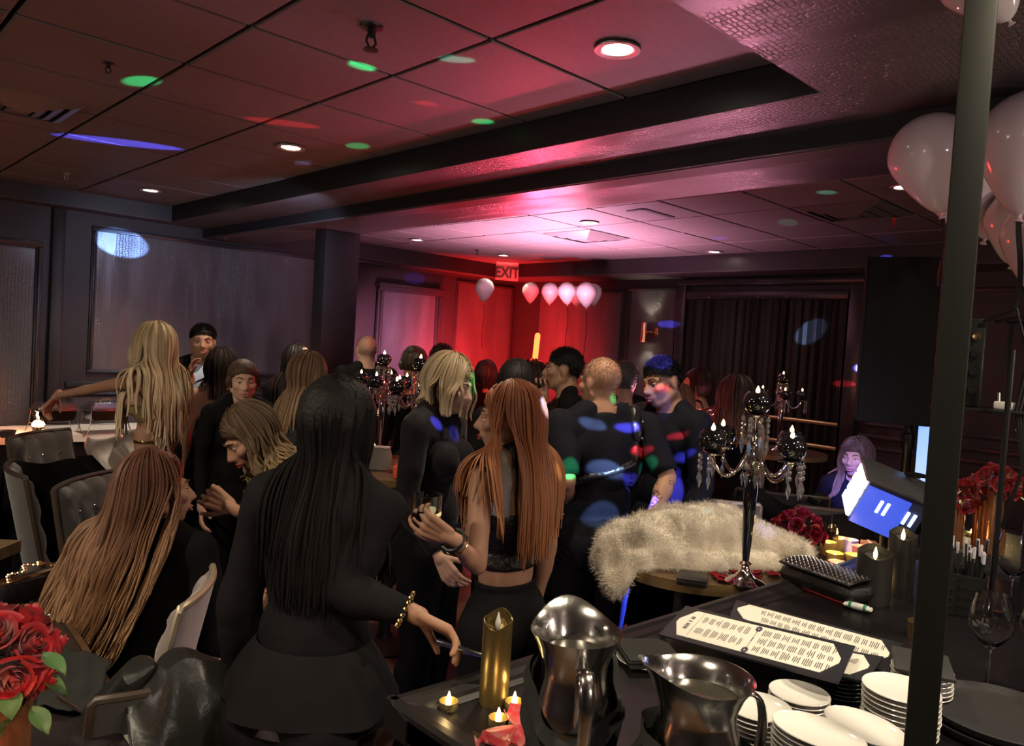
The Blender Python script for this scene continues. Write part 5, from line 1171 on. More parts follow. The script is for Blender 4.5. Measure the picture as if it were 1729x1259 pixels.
# ------------------------------------------------------------------ candelabra, pub tables
mCHR = mat('polished_chrome', (.80, .72, .66), .07, metal=1.0); mGLB = mat('black_glass_globe', (.008, .008, .010), .05, spec=1.0, coat=1.0); mCRY = mat('crystal', (.9, .9, .95), .02, trans=.85, ior=1.6)
PEND = {}
def pend_mesh(k):
    if k not in PEND:
        q = MB()
        for i in range(k): q.ball((0, 0, -.010-.017*i), .0078, 8)
        z = -.010-.017*k; q.lathe([(.0008, z+.004), (.0065, z-.012), (.0072, z-.020), (.0006, z-.044)], 6, c=(0, 0, 0)); q.rod((0, 0, 0), (0, 0, z), .0012, 4)
        PEND[k] = q.mesh('crystal_pendant', mCRY, False)
    return PEND[k]
def candelabra(c, rz, label, stemm):
    t = thing('candelabra', label, 'candelabra', c, rz, None)
    MB().lathe([(.001, 0), (.062, 0), (.064, .006), (.05, .013), (.03, .022), (.016, .04), (.013, .056), (.02, .062), (.010, .070)], 36, cap=False).build('base', mCHR, t)
    MB().lathe([(.010, .068), (.014, .12), (.019, .22), (.021, .30), (.016, .33), (.008, .335)], 24).build('stem', stemm, t)
    q = MB(); q.lathe([(.010, .33), (.024, .342), (.012, .352), (.026, .37), (.030, .385), (.014, .40), (.010, .42), (.018, .43), (.009, .445), (.009, .50), (.016, .51), (.010, .52)], 20); q.build('hub', mCHR, t)
    def dish(x, y, z, r=.036):
        MB().lathe([(.004, -.014), (.010, -.006), (r, .0), (r*1.03, .004), (r*.95, .004), (.008, .0)], 24, c=(x, y, z), cap=False).build('drip_dish', mCHR, t)
        g_ = MB().lathe([(.010, .004), (.025, .008), (.039, .026), (.0425, .046), (.038, .064), (.029, .074), (.0275, .073), (.036, .062), (.039, .046), (.026, .014), (.001, .010)], 28, c=(x, y, z), cap=False).build('globe', mGLB, t)
        f_ = MB(); f_.lathe([(.001, .055), (.019, .055), (.019, .070), (.001, .071)], 16, c=(x, y, z)); f_.lathe([(.001, .071), (.006, .075), (.006, .082), (.0006, .094)], 10, c=(x, y, z), mi=1); f_.build('tealight', [mat('tealight_cup', (.7, .6, .3)), mFLAME], g_)
    A = [.35, 1.75, 3.55, 5.0]
    for a in A:
        ca, sa = math.cos(a), math.sin(a); pts = []
        for u in np.linspace(0, 1, 22):
            th = math.pi*u; r = .018+.127*u; z = .395-.062*math.sin(th)**.8*(1 if u < .5 else 1)+ (.03*(1-u)**3)
            pts.append((r*ca, r*sa, z))
        MB().tube(pts, .0058, 10).build('arm', mCHR, t); dish(.145*ca, .145*sa, .402)
        for k, b_ in enumerate((a-.9, a, a+.9)):
            o = bpy.data.objects.new('crystal_pendant', pend_mesh(3)); COL.objects.link(o); o.parent = t; o.location = (.145*ca+.036*math.cos(b_), .145*sa+.036*math.sin(b_), .402)
    dish(0, 0, .522, .04)
    for k in range(8):
        b_ = k*.785; o = bpy.data.objects.new('crystal_pendant', pend_mesh(4 if k % 2 else 3)); COL.objects.link(o); o.parent = t; o.location = (.039*math.cos(b_), .039*math.sin(b_), .522)
    for k in range(6):
        b_ = k*1.047; o = bpy.data.objects.new('crystal_pendant', pend_mesh(1)); COL.objects.link(o); o.parent = t; o.location = (.028*math.cos(b_), .028*math.sin(b_), .372)
    return t
mTOPW = mat('walnut_top', (.10, .055, .03), .35, noise_col=.5, nscale=6, stretch=(1, 8, 1)); mIRON = mat('black_iron', (.015, .015, .015), .4, metal=.5); mBRS = mat('brass_edge', (.42, .28, .12), .35, metal=.8)
def pub_table(c, r, label, z=ZBAR):
    t = thing('pub_table', label, 'table', (c[0], c[1], 0))
    MB().lathe([(.001, z-.028), (r-.004, z-.028), (r-.004, z), (.001, z)], 56).build('table_top', mTOPW, t); MB().lathe([(r-.004, z-.034), (r, z-.034), (r, z+.001), (r-.004, z+.001), (r-.004, z-.034)], 56, cap=False).build('edge_band', mBRS, t)
    MB().lathe([(.001, .0), (.24, 0), (.24, .012), (.05, .03), (.035, .05), (.035, z-.05), (.12, z-.028), (.001, z-.028)], 28).build('pedestal', mIRON, t)
PT1 = np.array([2.31, 1.42, ZBAR]); pub_table(PT1, .32, 'high round table under the white fur coat')
candelabra(np.array([*Pz(1256, 984, ZBAR)[:2], ZBAR+.001]), .9, 'large crystal candelabra with black globes beside the fur coat', mat('stem_black_chrome', (.02, .02, .03), .08, metal=.6, coat=1))
PT2 = Pz(664, 788, ZBAR); pub_table(PT2, .40, 'high round table behind the black clad woman, candelabra on it')
candelabra(Pz(640, 770, ZBAR)+np.array([.0, .0, .001]), .3, 'crystal candelabra right of the dark column, further one on its table', mCHR)
candelabra(Pz(700, 795, ZBAR)+np.array([0, 0, .001]), 1.4, 'crystal candelabra between the column and the blond bob', mCHR)
PT3 = Px(1318, 760, 5.0); PT3 = np.array([*P(1318, 700, 5.9)[:2], ZBAR]); pub_table(PT3, .36, 'high round table by the curtain under the far candelabra')
candelabra(PT3+np.array([0, 0, .001]), .2, 'small looking crystal candelabra before the black curtain', mCHR)
# on the table behind the black clad woman
q = Pz(668, 808, ZBAR); t = thing('lip_balm', 'orange red capped vape pen on the high round table', 'vape', q+np.array([0, 0, .001])); MB().bbox((-.016, -.010, 0), (.016, .010, .065), .008).build('vape_body', mat('coral_plastic', (.75, .12, .06), .35), t); MB().lathe([(.001, .064), (.006, .064), (.005, .078), (.001, .079)], 12).build('mouthpiece', mat('coral_plastic', (.75, .12, .06)), t)
q = Pz(632, 792, ZBAR)+np.array([0, 0, .001]); t = thing('quilted_handbag', 'clear grey quilted handbag with a gold chain on the high round table', 'bag', q, ang(q[:2])-.2)
def bagf(u, v):
    a = 2*math.pi*u; s_ = (abs(math.cos(a))**.5*np.sign(math.cos(a)), abs(math.sin(a))**.5*np.sign(math.sin(a))); k = .86+.14*math.sin(math.pi*v)
    qlt = .004*abs(math.sin((u*22+v*5)*math.pi))*abs(math.sin((u*22-v*5)*math.pi))
    return (s_[0]*(.035*k+qlt), s_[1]*(.085*k+qlt), .002+.115*v)
MB().grid(bagf, 72, 20).build('quilted_body', mat('grey_quilt', (.36, .34, .33), .3, bump=(60, .2, .003)), t); MB().bbox((-.033, -.078, .108), (.033, .078, .122), .008).build('bag_top', mat('grey_quilt', (.3, .3, .3)), t)
q2 = MB()
for k in range(16): q2.ring((-.040, .03+.004*math.sin(k), .118-.007*k), .005, .0015, 8, 5, nrm=(1, 0, 0) if k % 2 else (0, 1, 0))
q2.build('chain', mGOLD, t, kind='stuff')
q = Pz(632, 765, ZBAR)+np.array([0, 0, .001]); t = thing('candle_jar', 'small lit candle jar near the quilted handbag', 'candle', q); MB().lathe([(.001, 0), (.03, 0), (.032, .07), (.029, .07), (.027, .006), (.001, .005)], 24, cap=False).build('jar', mGLASS, t); MB().lathe([(.001, .006), (.022, .006), (.022, .03), (.001, .03)], 20).build('wax', mat('pink_wax', (.6, .35, .35), .5), t); MB().lathe([(.001, .03), (.006, .036), (.0008, .055)], 10).build('flame', mFLAME, t)
q = Pz(688, 806, ZBAR)+np.array([0, 0, .001]); t = thing('drink_glass', 'tall amber drink glass next to the orange vape', 'glass', q); MB().lathe([(.001, 0), (.022, 0), (.034, .14), (.032, .14), (.020, .006), (.001, .005)], 24, cap=False).build('tumbler', mGLASS, t); MB().lathe([(.001, .007), (.020, .007), (.030, .11), (.001, .11)], 20).build('drink', mat('amber_drink', (.35, .12, .05), .05, trans=.6), t)

# fur coat, heaped over the table edge
t = thing('fur_coat', 'heap of cream white fur coat thrown over the round table', 'coat', PT1)
q = MB()
def zz(px, py, d, r): return (P(px, py, d), r)
chain = [zz(1042, 975, 2.52, .055), zz(1030, 935, 2.54, .062), zz(1060, 910, 2.56, .072), zz(1110, 905, 2.58, .085), zz(1165, 905, 2.62, .100), zz(1215, 910, 2.66, .105), zz(1265, 918, 2.70, .095), zz(1310, 928, 2.72, .080), zz(1345, 938, 2.72, .055)]
for (a, ra), (b_, rb) in zip(chain[:-1], chain[1:]): q.capsule(a, b_, ra, rb, 18, 5)
for (px, py, px2, py2, d, r, r2) in [(1075, 935, 1200, 955, 2.50, .052, .05), (1190, 885, 1330, 925, 2.66, .06, .045), (1130, 880, 1230, 872, 2.74, .062, .05), (1040, 985, 1080, 945, 2.47, .045, .05), (1200, 950, 1300, 955, 2.54, .05, .045), (1090, 900, 1150, 945, 2.50, .05, .055)]:
    q.capsule(P(px, py, d), P(px2, py2, d), r, r2, 16, 4)
vs, fs, ed = remesh(q, .011); vs = smooth_v(vs, ed, 3); N_ = vnormals(vs, fs)
vs = vs+N_*np.array([.016*noise.noise(V(p*9))+.012*noise.noise(V(p*21)) for p in vs])[:, None]
inside = (np.hypot(vs[:, 0]-PT1[0], vs[:, 1]-PT1[1]) < .33); vs[inside, 2] = np.maximum(vs[inside, 2], ZBAR+.004)
mFUR = mat('cream_fur', (.80, .72, .58), .85, noise_col=.22, nscale=14, sheen=.4, bump=(220, .6, .006))
N_ = vnormals(vs, fs); np_mesh('coat_body', vs, fs, mFUR, PT1, t)
rg = np.random.RandomState(5); ix = rg.randint(0, len(vs), 42000); jit = rg.normal(0, .005, (len(ix), 3)); p0 = vs[ix]+jit*.8; dr = N_[ix]+rg.normal(0, .45, (len(ix), 3))+np.array([noise.noise_vector(V(p*6)) for p in p0])*.8; dr /= np.linalg.norm(dr, axis=1)[:, None]
sd_ = np.cross(dr, rg.normal(0, 1, (len(ix), 3))); sd_ /= np.linalg.norm(sd_, axis=1)[:, None]; L_ = rg.uniform(.009, .019, (len(ix), 1))
tv = np.stack([p0-sd_*.0007-N_[ix]*.002, p0+sd_*.0007-N_[ix]*.002, p0+dr*L_], 1).reshape(-1, 3); tf = np.arange(len(tv)).reshape(-1, 3)
o = np_mesh('fur_pile', tv, tf, mFUR, PT1, t); o['kind'] = 'stuff'
# petals and a purse under the candelabra
for i in range(14):
    a = i*2.4; r = .06+.012*i**.8; c = Pz(1256, 984, ZBAR)+np.array([r*math.cos(a), r*math.sin(a)*.7, .002]); 
    if np.hypot(*(c-PT1)[:2]) < .30 and c[1] > 1.14:
        def fn(u, v, s=.05): a_ = (u-.5)*2; return (s*a_*.55*math.sin(math.pi*min(1, .12+.8*v))**.7, s*(v-.5), s*(.3*(a_*a_*.5+(v-.5)**2*1.6)+.02))
        o = MB().grid(fn, 7, 7).build('rose_petal', mPETALD); o.rotation_euler[2] = a; tag(o, 'dark red rose petal lying among others at the foot of the large candelabra', 'petal', 'rose petals under the large candelabra', c)
q = Pz(1185, 1003, ZBAR); q = PT1+np.array([-.27, -.16, .001]); t = thing('card_wallet', 'black leather wallet on the round table by the fur coat', 'wallet', q, .5); MB().bbox((-.055, -.045, 0), (.055, .045, .022), .006).build('wallet_body', mLEA, t); MB().bbox((-.056, -.046, .016), (.02, .046, .0245), .004).build('wallet_flap', mLEA, t)
# ------------------------------------------------------------------ things held in hands
hp = PHONE_HAND; W = hp.jt['wrR']; d_ = hp.jt['hdR']; n_ = hp.jt['palmR']; c = W+d_*.135+n_*.022
R_ = np.stack([nrm(d_*.75+RTH*.5), nrm(np.cross(n_, nrm(d_*.75+RTH*.5))), n_], 1); R_[:, 2] = np.cross(R_[:, 0], R_[:, 1])
t = thing('phone', 'slim dark phone held by the passing black clad woman', 'phone', c)
q = MB(); q.bbox((-.072, -.035, -.004), (.072, .035, .004), .0035); q.xf(R=R_); q.build('phone_body', mat('phone_black', (.02, .02, .025), .15), t)
q = MB(); q.bbox((-.07, -.033, -.0046), (.07, .033, -.0039), .0003); q.xf(R=R_); q.build('screen', mat('phone_screen', (.03, .04, .05), .05), t)
W = RED_W.jt['wrL']; d_ = RED_W.jt['hdL']; n_ = RED_W.jt['palmL']; c = W+d_*.085+n_*.046; c[2] -= .045
t = thing('tumbler', 'whisky tumbler with ice held by the copper haired woman', 'glass', c)
MB().lathe([(.001, 0), (.034, 0), (.040, .02), (.041, .095), (.0385, .095), (.037, .022), (.001, .014)], 28, cap=False).build('glass', mGLASS, t)
MB().lathe([(.001, .0145), (.0365, .0225), (.0376, .05), (.001, .05)], 24).build('drink', mat('pale_drink', (.65, .55, .32), .05, trans=.7), t)
MB().lathe([(.001, .058), (.022, .058), (.022, .064), (.001, .064)], 20, R=Rx(.5)).build('lime_slice', mat('citrus', (.5, .45, .10), .4), t)
W = STICK_W.jt['handR']
t = thing('light_stick', 'glowing red light stick held upright among the crowd', 'light', P(900, 622, 4.6))
MB().capsule((0, 0, -.10), (.012, -.010, .20), .0165, .0165, 16, 4).build('tube', mat('stick_glow', (1, .2, .1), .4, emis=(1, .10, .02), est=6), t); MB().rod((-.004, .003, -.26), (0, 0, -.10), .018, 14).build('grip', mIRON, t)
W = MARTINI.jt['handR']; c = W+np.array([0, 0, -.03])+RTH*-.012
t = thing('martini_glass', 'stemmed cocktail glass raised by the bearded profile man', 'glass', c)
MB().lathe([(.001, -.075), (.034, -.075), (.034, -.073), (.004, -.068), (.003, .0), (.05, .06), (.048, .06), (.002, .003), (.0005, .003)], 24, cap=False).build('glass', mGLASS, t)
t['label'] = 'stemmed cocktail glass raised in front of the man in profile'

# ------------------------------------------------------------------ balloons
def balloon(px, py, d, r, m, label, tilt=0, rib=.5, ribm=None, knot_up=False, grp=None):
    c = P(px, py, d); t = thing('balloon', label, 'balloon', c, 0, grp); Rt_ = axis_R(FW, tilt)
    pr = []
    for i in range(25):
        a = math.pi*i/24; z = -math.cos(a); rr = math.sin(a)
        if z < 0: z *= 1.0+.42*abs(z)**2.2; rr *= (1-.22*abs(math.cos(a))**1.5)
        pr.append((max(.0008, r*rr), r*z))
    zb = pr[0][1]
    MB().lathe(pr, 36, R=Rt_, cap=False).build('balloon_skin', m, t)
    q = MB(); q.lathe([(.001, zb+r*.03), (r*.045, zb), (r*.04, zb-r*.05), (r*.10, zb-r*.13), (r*.085, zb-r*.14), (.001, zb-r*.06)], 14); q.xf(R=Rt_); q.build('knot', m, t)
    if rib:
        e = Rt_ @ np.array([0, 0, zb-r*.1]); pts = [e+np.array([.012*math.sin(k*.6), .010*math.cos(k*.5)-.01, -rib*k/14]) for k in range(15)]
        MB().tube(pts, r*.05 if ribm else .004, 6, flat=.2).build('ribbon', ribm or mBLK, t)
mBAL = mat('lilac_balloon', (.86, .72, .80), .12, spec=.7, sss=.25); mBALW = mat('white_balloon', (.75, .70, .70), .12, spec=.7, sss=.25)
mRIB = mat('black_ribbon', (.01, .01, .011), .4)
bl = lambda x, y, d, r, l, tl=0, rb=.45, m=None, g_=None: balloon(x, y, d, r, m or mBALW, l, tl, rb, mRIB if d < 5 else None, grp=g_)
bl(818, 486, 9.3, .118, 'pale balloon by itself left of the exit sign', 0, .55); bl(896, 491, 9.4, .105, 'red lit balloon nearest the exit sign in the far row', 0, .0)
bl(929, 492, 9.0, .105, 'balloon second after the exit sign in the far row', 0, .0); bl(957, 492, 8.8, .108, 'middle balloon of the far row, pale pink', -6, .6); bl(973, 497, 9.3, .105, 'far row balloon tucked behind the pale pink one', -8, .0)
bl(990, 494, 8.8, .122, 'largest balloon at the end of the far row', -4, .8); bl(1001, 494, 9.2, .112, 'far row balloon peeping out at the very end', -10, .0)
bl(1575, 262, 2.75, .148, 'big lilac balloon hanging closest to the loudspeaker', -14, .25, mBAL)
bl(1745, 240, 2.5, .170, 'big lilac balloon cut by the frame beside the post', 6, .50, mBAL)
bl(1622, 318, 3.05, .130, 'violet balloon tucked behind the big lilac one', -12, .4, mBAL); bl(1690, 322, 3.1, .145, 'violet balloon showing just beyond the post', 14, .0, mBAL)
bl(1722, 372, 2.9, .120, 'white balloon lower down behind the ribbons', 6, .0); bl(1768, 400, 2.6, .140, 'lowest white balloon at the frame edge', 4, .3)
balloon(1655, -42, 1.9, .095, mBALW, 'white balloon at the ceiling with its knot showing', -38, 0)

# ------------------------------------------------------------------ loudspeaker and stand
mSPK = mat('speaker_black', (.008, .0075, .007), .6, bump=(300, .3, .002), spec=.15); mGRL = mat('speaker_grille', (.012, .010, .010), .7, bump=(500, .8, .003), spec=.3)
sc_ = P(1546, 578, 3.35); szv = .345
t = thing('loudspeaker', 'large black loudspeaker on a stand under the lilac balloons', 'speaker', sc_, ang(-sc_[:2])+math.radians(-98))
# local x = front of the box
MB().prism([(.17, -.215), (.17, .215), (-.12, .17), (-.17, .10), (-.17, -.10), (-.12, -.17)], -szv, szv).build('cabinet', mSPK, t, False)
def gr(u, v): y = (u-.5)*.43; return (.172+.035*(1-(2*u-1)**2), y, (v-.5)*2*szv*.985)
o = MB().grid(gr, 16, 6).build('grille', mGRL, t); o.modifiers.new('t', 'SOLIDIFY').thickness = .008
for z in (-szv*1.0, szv*.985): MB().prism([(.205, 0), (.18, .215), (-.12, .172), (-.172, .10), (-.172, -.10), (-.12, -.172), (.18, -.215)], z-.008, z+.012).build('end_cap', mSPK, t, False)
for z in (.06, -.10):
    MB().ball((-.02, -.195, z), (.014, .006, .014), 10).build('bolt', mSPW, t)
q = MB(); q.bbox((-.185, -.06, -.10), (-.168, .06, .10), .004); q.build('terminal_panel', mIRON, t)
t = thing('speaker_stand', 'black tripod stand under the big loudspeaker', 'stand', (sc_[0], sc_[1], 0))
zt_ = sc_[2]-szv-.009
MB().lathe([(.020, .35), (.020, zt_-.12), (.028, zt_-.11), (.028, zt_-.05), (.018, zt_-.045), (.018, zt_), (.001, zt_)], 18).build('pole', mIRON, t); MB().lathe([(.03, .34), (.03, .46), (.022, .47)], 16).build('collar', mIRON, t)
for k in range(3):
    a = k*2.094+.5; MB().rod((.02*math.cos(a), .02*math.sin(a), .44), (.26*math.cos(a), .26*math.sin(a), .018), .012).build('leg', mIRON, t)

# ------------------------------------------------------------------ DJ table, party light, laptop, gear
djc = P(1500, 800, 3.2); DT = .86
mCLOTH = mat('black_tablecloth', (.012, .011, .012), .85, bump=(90, .3, .004))
def cloth_table(poly, z, label, name='cloth_table', clothm=mCLOTH, drop=.55):
    P2 = [np.array(q[:2], float) for q in poly]; c = sum(P2)/len(P2); t = thing(name, label, 'table', (c[0], c[1], 0))
    rel = [q-c for q in P2]
    MB().prism([tuple(q*.97) for q in rel], z-.03, z-.004).build('table_board', mTOPW, t, False)
    q = MB(); m = len(rel); N = 22; loop = []
    for i in range(m):
        a, b_ = rel[i], rel[(i+1) % m]
        for k in range(N): loop.append(a+(b_-a)*k/N)
    loop = np.array(loop); M_ = len(loop); nn = loop/np.linalg.norm(loop, axis=1)[:, None]
    vs = [(0, 0, z)]+[(*(p*.98), z) for p in loop]+[(*p, z-.006) for p in loop]
    for r in (.25, .6, 1.0):
        for i, p in enumerate(loop): f = .022*r*math.sin(i*1.15+.6*math.sin(i*.37)); vs.append((*(p+nn[i]*(f+.02*r)), z-drop*r))
    fs = [(0, 1+i, 1+(i+1) % M_) for i in range(M_)]
    for r in range(4): o_ = 1+r*M_; fs += [(o_+i, o_+M_+i, o_+M_+(i+1) % M_, o_+(i+1) % M_) for i in range(M_)]
    q.add(vs, fs); q.build('tablecloth', clothm, t)
    for p in rel: MB().rod((*(p*.86), 0), (*(p*.86), z-.03), .018).build('leg', mIRON, t)
    return t
cloth_table([(2.58, 1.13), (2.58, 1.66), (3.26, 1.66), (3.26, 1.10)], DT, 'black draped table holding the candles and roses by the DJ')
lc = P(1496, 846, 2.95)
t = thing('party_light', 'box shaped LED party light glowing blue, white panels on one end', 'light', lc, ang(RTH[:2])-.20)
mBOX = mat('light_box_shell', (.20, .22, .32), .3, metal=.3); mBLUE = mat('blue_lit_lens', (.1, .15, .6), .3, emis=(.06, .13, 1.0), est=.7); mWHT = mat('white_led_panel', (1, 1, 1), .3, emis=(.70, .82, 1.0), est=4)
Rt_ = Ry(.34) @ Rx(.30)
def pb(q, nm, m, sm=True): q.xf(R=Rt_); return q.build(nm, m, t, sm)
pb(MB().bbox((-.115, -.095, -.10), (.115, .095, .085), .01), 'housing', mat('party_housing', (.06, .07, .16), .35))
pb(MB().bbox((-.135, -.11, .085), (.15, .11, .100), .006), 'top_plate', mat('party_top', (.16, .16, .17), .3, metal=.5))
pb(MB().bbox((-.112, -.101, -.095), (.05, -.094, .07), .004), 'side_lens', mBLUE)
for k in range(4): pb(MB().bbox((-.128, -.085+.0, -.085+.042*k), (-.114, .085, -.050+.042*k), .004), 'led_panel', mWHT)
for k in (0, 1, 4, 5): pb(MB().bbox((-.05+.025*k, -.1035, -.02), (-.038+.025*k, -.1005, .035), .002), 'vent_slot', mat('slot_glow', (.7, .8, 1), .3, emis=(.5, .7, 1), est=2.5))
pb(MB().bbox((.115, -.04, -.06), (.155, .04, .04), .006), 'control_box', mIRON)
q = MB(); q.tube([(.13, .0, .0), (.22, 0, .05), (.27, 0, -.05), (.25, 0, -.20)], .012, 8); pb(q, 'yoke', mIRON)
st = thing('light_stand', 'black stand holding the LED party light above the table', 'stand', (lc[0], lc[1], DT)); MB().rod((0, 0, 0), (0, 0, lc[2]-DT-.12), .012).build('pole', mIRON, st); MB().lathe([(.001, .0), (.09, 0), (.09, .012), (.02, .02), (.001, .02)], 20).build('foot', mIRON, st)
kq = lc+Rt_ @ np.array([0, 0, .11])*1.0+RTH*.06; q = MB()
tt = np.linspace(0, 12, 60); q.tube([(.05*math.cos(a)*(1+.1*math.sin(a*3)), .035*math.sin(a), .004+.0025*a/3-.03*math.cos(a)*.34) for a in tt], .0042, 6); o = q.build('coiled_cable', mIRON); tag(o, 'black cable coiled on top of the party light', 'cable', loc=kq); 
# tablet on a stand (bright screen edge)
tq = P(1556, 770, 3.4); t = thing('tablet', 'lit tablet on a gooseneck stand seen almost edge on', 'tablet', tq, ang(-tq[:2])+1.28)
MB().bbox((-.006, -.10, -.15), (.006, .10, .15), .004).build('tablet_body', mIRON, t); MB().box((.0062, -.092, -.14), (.0072, .092, .14)).build('screen', mat('tablet_screen', (.5, .6, .8), .3, emis=(.16, .36, 1.0), est=1.3), t, False)
q = MB(); q.tube([(-.01, 0, -.1), (-.05, 0, -.2), (-.03, 0, -.32), (.0, 0, DT-tq[2])], .008, 8); q.build('gooseneck', mIRON, t)
# shelf of gear behind the post
gq = P(1668, 688, 2.35); t = thing('gear_shelf', 'black wall rack shelf with plugs and cables behind the post', 'shelf', gq, ang(gq[:2]))
MB().bbox((-.10, -.15, -.012), (.10, .15, .0), .003).build('shelf_board', mIRON, t); MB().bbox((-.05, -.145, -gq[2]), (-.02, -.115, -.012), .004).build('upright', mIRON, t)
MB().bbox((-.06, .02, .0), (.08, .15, .27), .006).build('mixer_box', mat('gear_black', (.014, .014, .014), .35, bump=(40, .3, .004)), t)
for k in range(8): MB().lathe([(.001, 0), (.012, 0), (.010, .014), (.001, .015)], 12, R=Ry(-math.pi/2), c=(-.062, .045+.05*(k % 2), .05+.055*(k//2))).build('knob', mGOLD if k in (6, 7) else mSPW if k == 3 else mIRON, t)
for k in range(4):
    MB().tube([(-.07, .03-.03*k, .26), (-.10, -.05-.02*k, .30-.02*k), (-.09, -.09-.012*k, .16), (-.08, -.07-.01*k, .0), (-.10, -.10, -.16), (-.08, -.06, -.35)], .0055, 6).build('cable', mIRON, t)
o = thing('spray_bottle', 'small bottle with a white label on the gear shelf', 'bottle', gq+np.array([*(-.05*RTH[:2]), .0])+RTH*-.06); MB().lathe([(.001, 0), (.016, 0), (.016, .06), (.006, .075), (.006, .09), (.001, .09)], 16).build('bottle', mIRON, o); MB().lathe([(.0163, .012), (.0166, .05)], 16, cap=False).build('paper_label', mPAP, o)
o = thing('blue_bottle', 'blue slim bottle beside the labelled one on the gear shelf', 'bottle', gq+RTH*-.085+FWH*.03); MB().lathe([(.001, 0), (.012, 0), (.012, .075), (.005, .085), (.005, .10), (.001, .10)], 14).build('bottle', mat('blue_plastic', (.08, .16, .55), .3), o)
mPLG = mat('white_plastic', (.75, .74, .68), .35)
o = thing('power_adapter', 'white power adapter on the edge of the gear shelf', 'adapter', gq+FWH*-.07+RTH*.01); MB().bbox((-.018, -.03, 0), (.018, .03, .024), .005).build('adapter_body', mPLG, o); MB().rod((0, .02, .02), (0, .022, .05), .004).build('prong', mSPW, o)
o = thing('white_plug', 'white plug hanging under the gear shelf by its lead', 'plug', gq+FWH*-.09+RTH*.055+np.array([0, 0, -.05])); q = MB(); q.bbox((-.012, -.014, -.018), (.012, .014, .018), .004); q.xf(R=Rx(.5)); q.build('plug_body', mPLG, o); MB().tube([(0, 0, .015), (0, -.02, .04), (.02, -.05, .05)], .003, 6).build('lead', mPLG, o)
# thin mic pole before the roses
pq = P(1690, 820, 2.2); t = thing('microphone_stand', 'thin black microphone stand before the rose vases', 'stand', (pq[0], pq[1], 0)); MB().rod((0, 0, .01), (0, 0, 1.72), .008).build('pole', mIRON, t); MB().lathe([(.001, 0), (.12, 0), (.12, .012), (.02, .025), (.001, .025)], 24).build('base', mIRON, t)

# ------------------------------------------------------------------ roses
def rose(c, r, nv, m, par, sd=1, name='rose'):
    rg = random.Random(sd); nv = nrm(nv); a0 = nrm(np.cross(nv, [.3, .2, 1])); b0 = np.cross(nv, a0); q = MB()
    for k in range(17):
        lay = k/16; rr = r*(.16+.84*lay**.9); th0 = k*2.4+rg.random()*.5; wd = 1.15 if k < 5 else .78; op = .12+.75*lay**1.6
        def fn(u, v):
            th = th0+(u-.5)*2*wd; hgt = r*(.95-.45*lay)*(v-.25)*1.25
            rad = rr*(.55+.45*v*op*1.3)*(1+.05*math.sin(th*3+k)) + (r*.14*lay*max(0, v-.75)*4*.25)
            hgt -= r*.22*lay*max(0, v-.7)*2.2+r*.08*abs(2*u-1)**2*v
            return c+a0*math.cos(th)*rad+b0*math.sin(th)*rad+nv*hgt
        q.grid(fn, 7, 6)
    return q.build(name, m, par, world=True)
def leaf(c, d, s, par, m=mLEAF):
    d = nrm(d); sd_ = nrm(np.cross(d, [0, 0, 1.])); up = np.cross(sd_, d)
    return MB().grid(lambda u, v: c+d*s*u+sd_*s*.32*math.sin(math.pi*u**.85)*(v-.5)*2+up*s*(.10*abs(v-.5)*2-.25*u*u), 9, 5).build('leaf', m, par, world=True)
def bouquet(c, R, n, r, m, label, vase, loc, sd=3, hemi=-.25, leaves=5):
    t = thing('rose_bouquet', label, 'flowers', loc); c = np.asarray(c, float); k = 0
    for i in range(n):
        y = 1-(1-hemi)*(i+.5)/n; ph = i*2.39996+sd; s_ = math.sqrt(max(0, 1-y*y)); dv = np.array([s_*math.cos(ph), s_*math.sin(ph), y]); rose(c+dv*R, r*random.uniform(.9, 1.1), dv, m, t, i+sd*31)
    for i in range(leaves):
        a = i*6.283/max(1, leaves)+sd; dv = np.array([math.cos(a), math.sin(a), -.45]); leaf(c+dv*R*.95, dv, r*1.5, t)
    vase(t); return t
def vase_glow(z0, z1, r, glow):
    def f(t):
        l = t.location; MB().lathe([(.001, 0), (r, 0), (r*1.02, z1-z0), (r*.95, z1-z0), (r*.93, .01), (.001, .008)], 28, cap=False).build('vase', mat('mercury_vase', (.55, .25, .12), .2, metal=.7), t)
    return f
# left foreground bouquet
TL = .75; bq = P(0, 1112, 1.30); bl_ = np.array([bq[0], bq[1], TL+.001])
bouquet(bq, .066, 13, .040, mPETAL, 'big bouquet of bright red roses on the near black table', vase_glow(TL, bq[2]-.05, .05, 1), bl_, 2, -.5, 7)
for px, py, dx in ((70, 1105, .9), (52, 1195, .5), (20, 1215, -.2)): q = P(px, py, 1.26); leaf(q, RTH*dx+np.array([0, 0, -.3])-FWH*.2, .055, [o for o in bpy.data.objects if o.name == 'rose_bouquet'][0])
point(P(-12, 1215, 1.12), (1, .35, .15), .5, .02)
q = P(4, 1192, 1.12); q[2] = TL+.001; t = thing('glow_votive', 'glowing orange cut glass votive at the foot of the bright bouquet', 'candle', q); MB().lathe([(.001, 0), (.03, 0), (.038, .075), (.034, .075), (.027, .006), (.001, .005)], 20, cap=False).build('cup', mat('amber_glass', (.9, .35, .12), .15, emis=(1, .3, .1), est=.6), t); MB().lathe([(.001, .006), (.018, .006), (.018, .03), (.001, .031)], 14).build('flame', mFLAME, t)
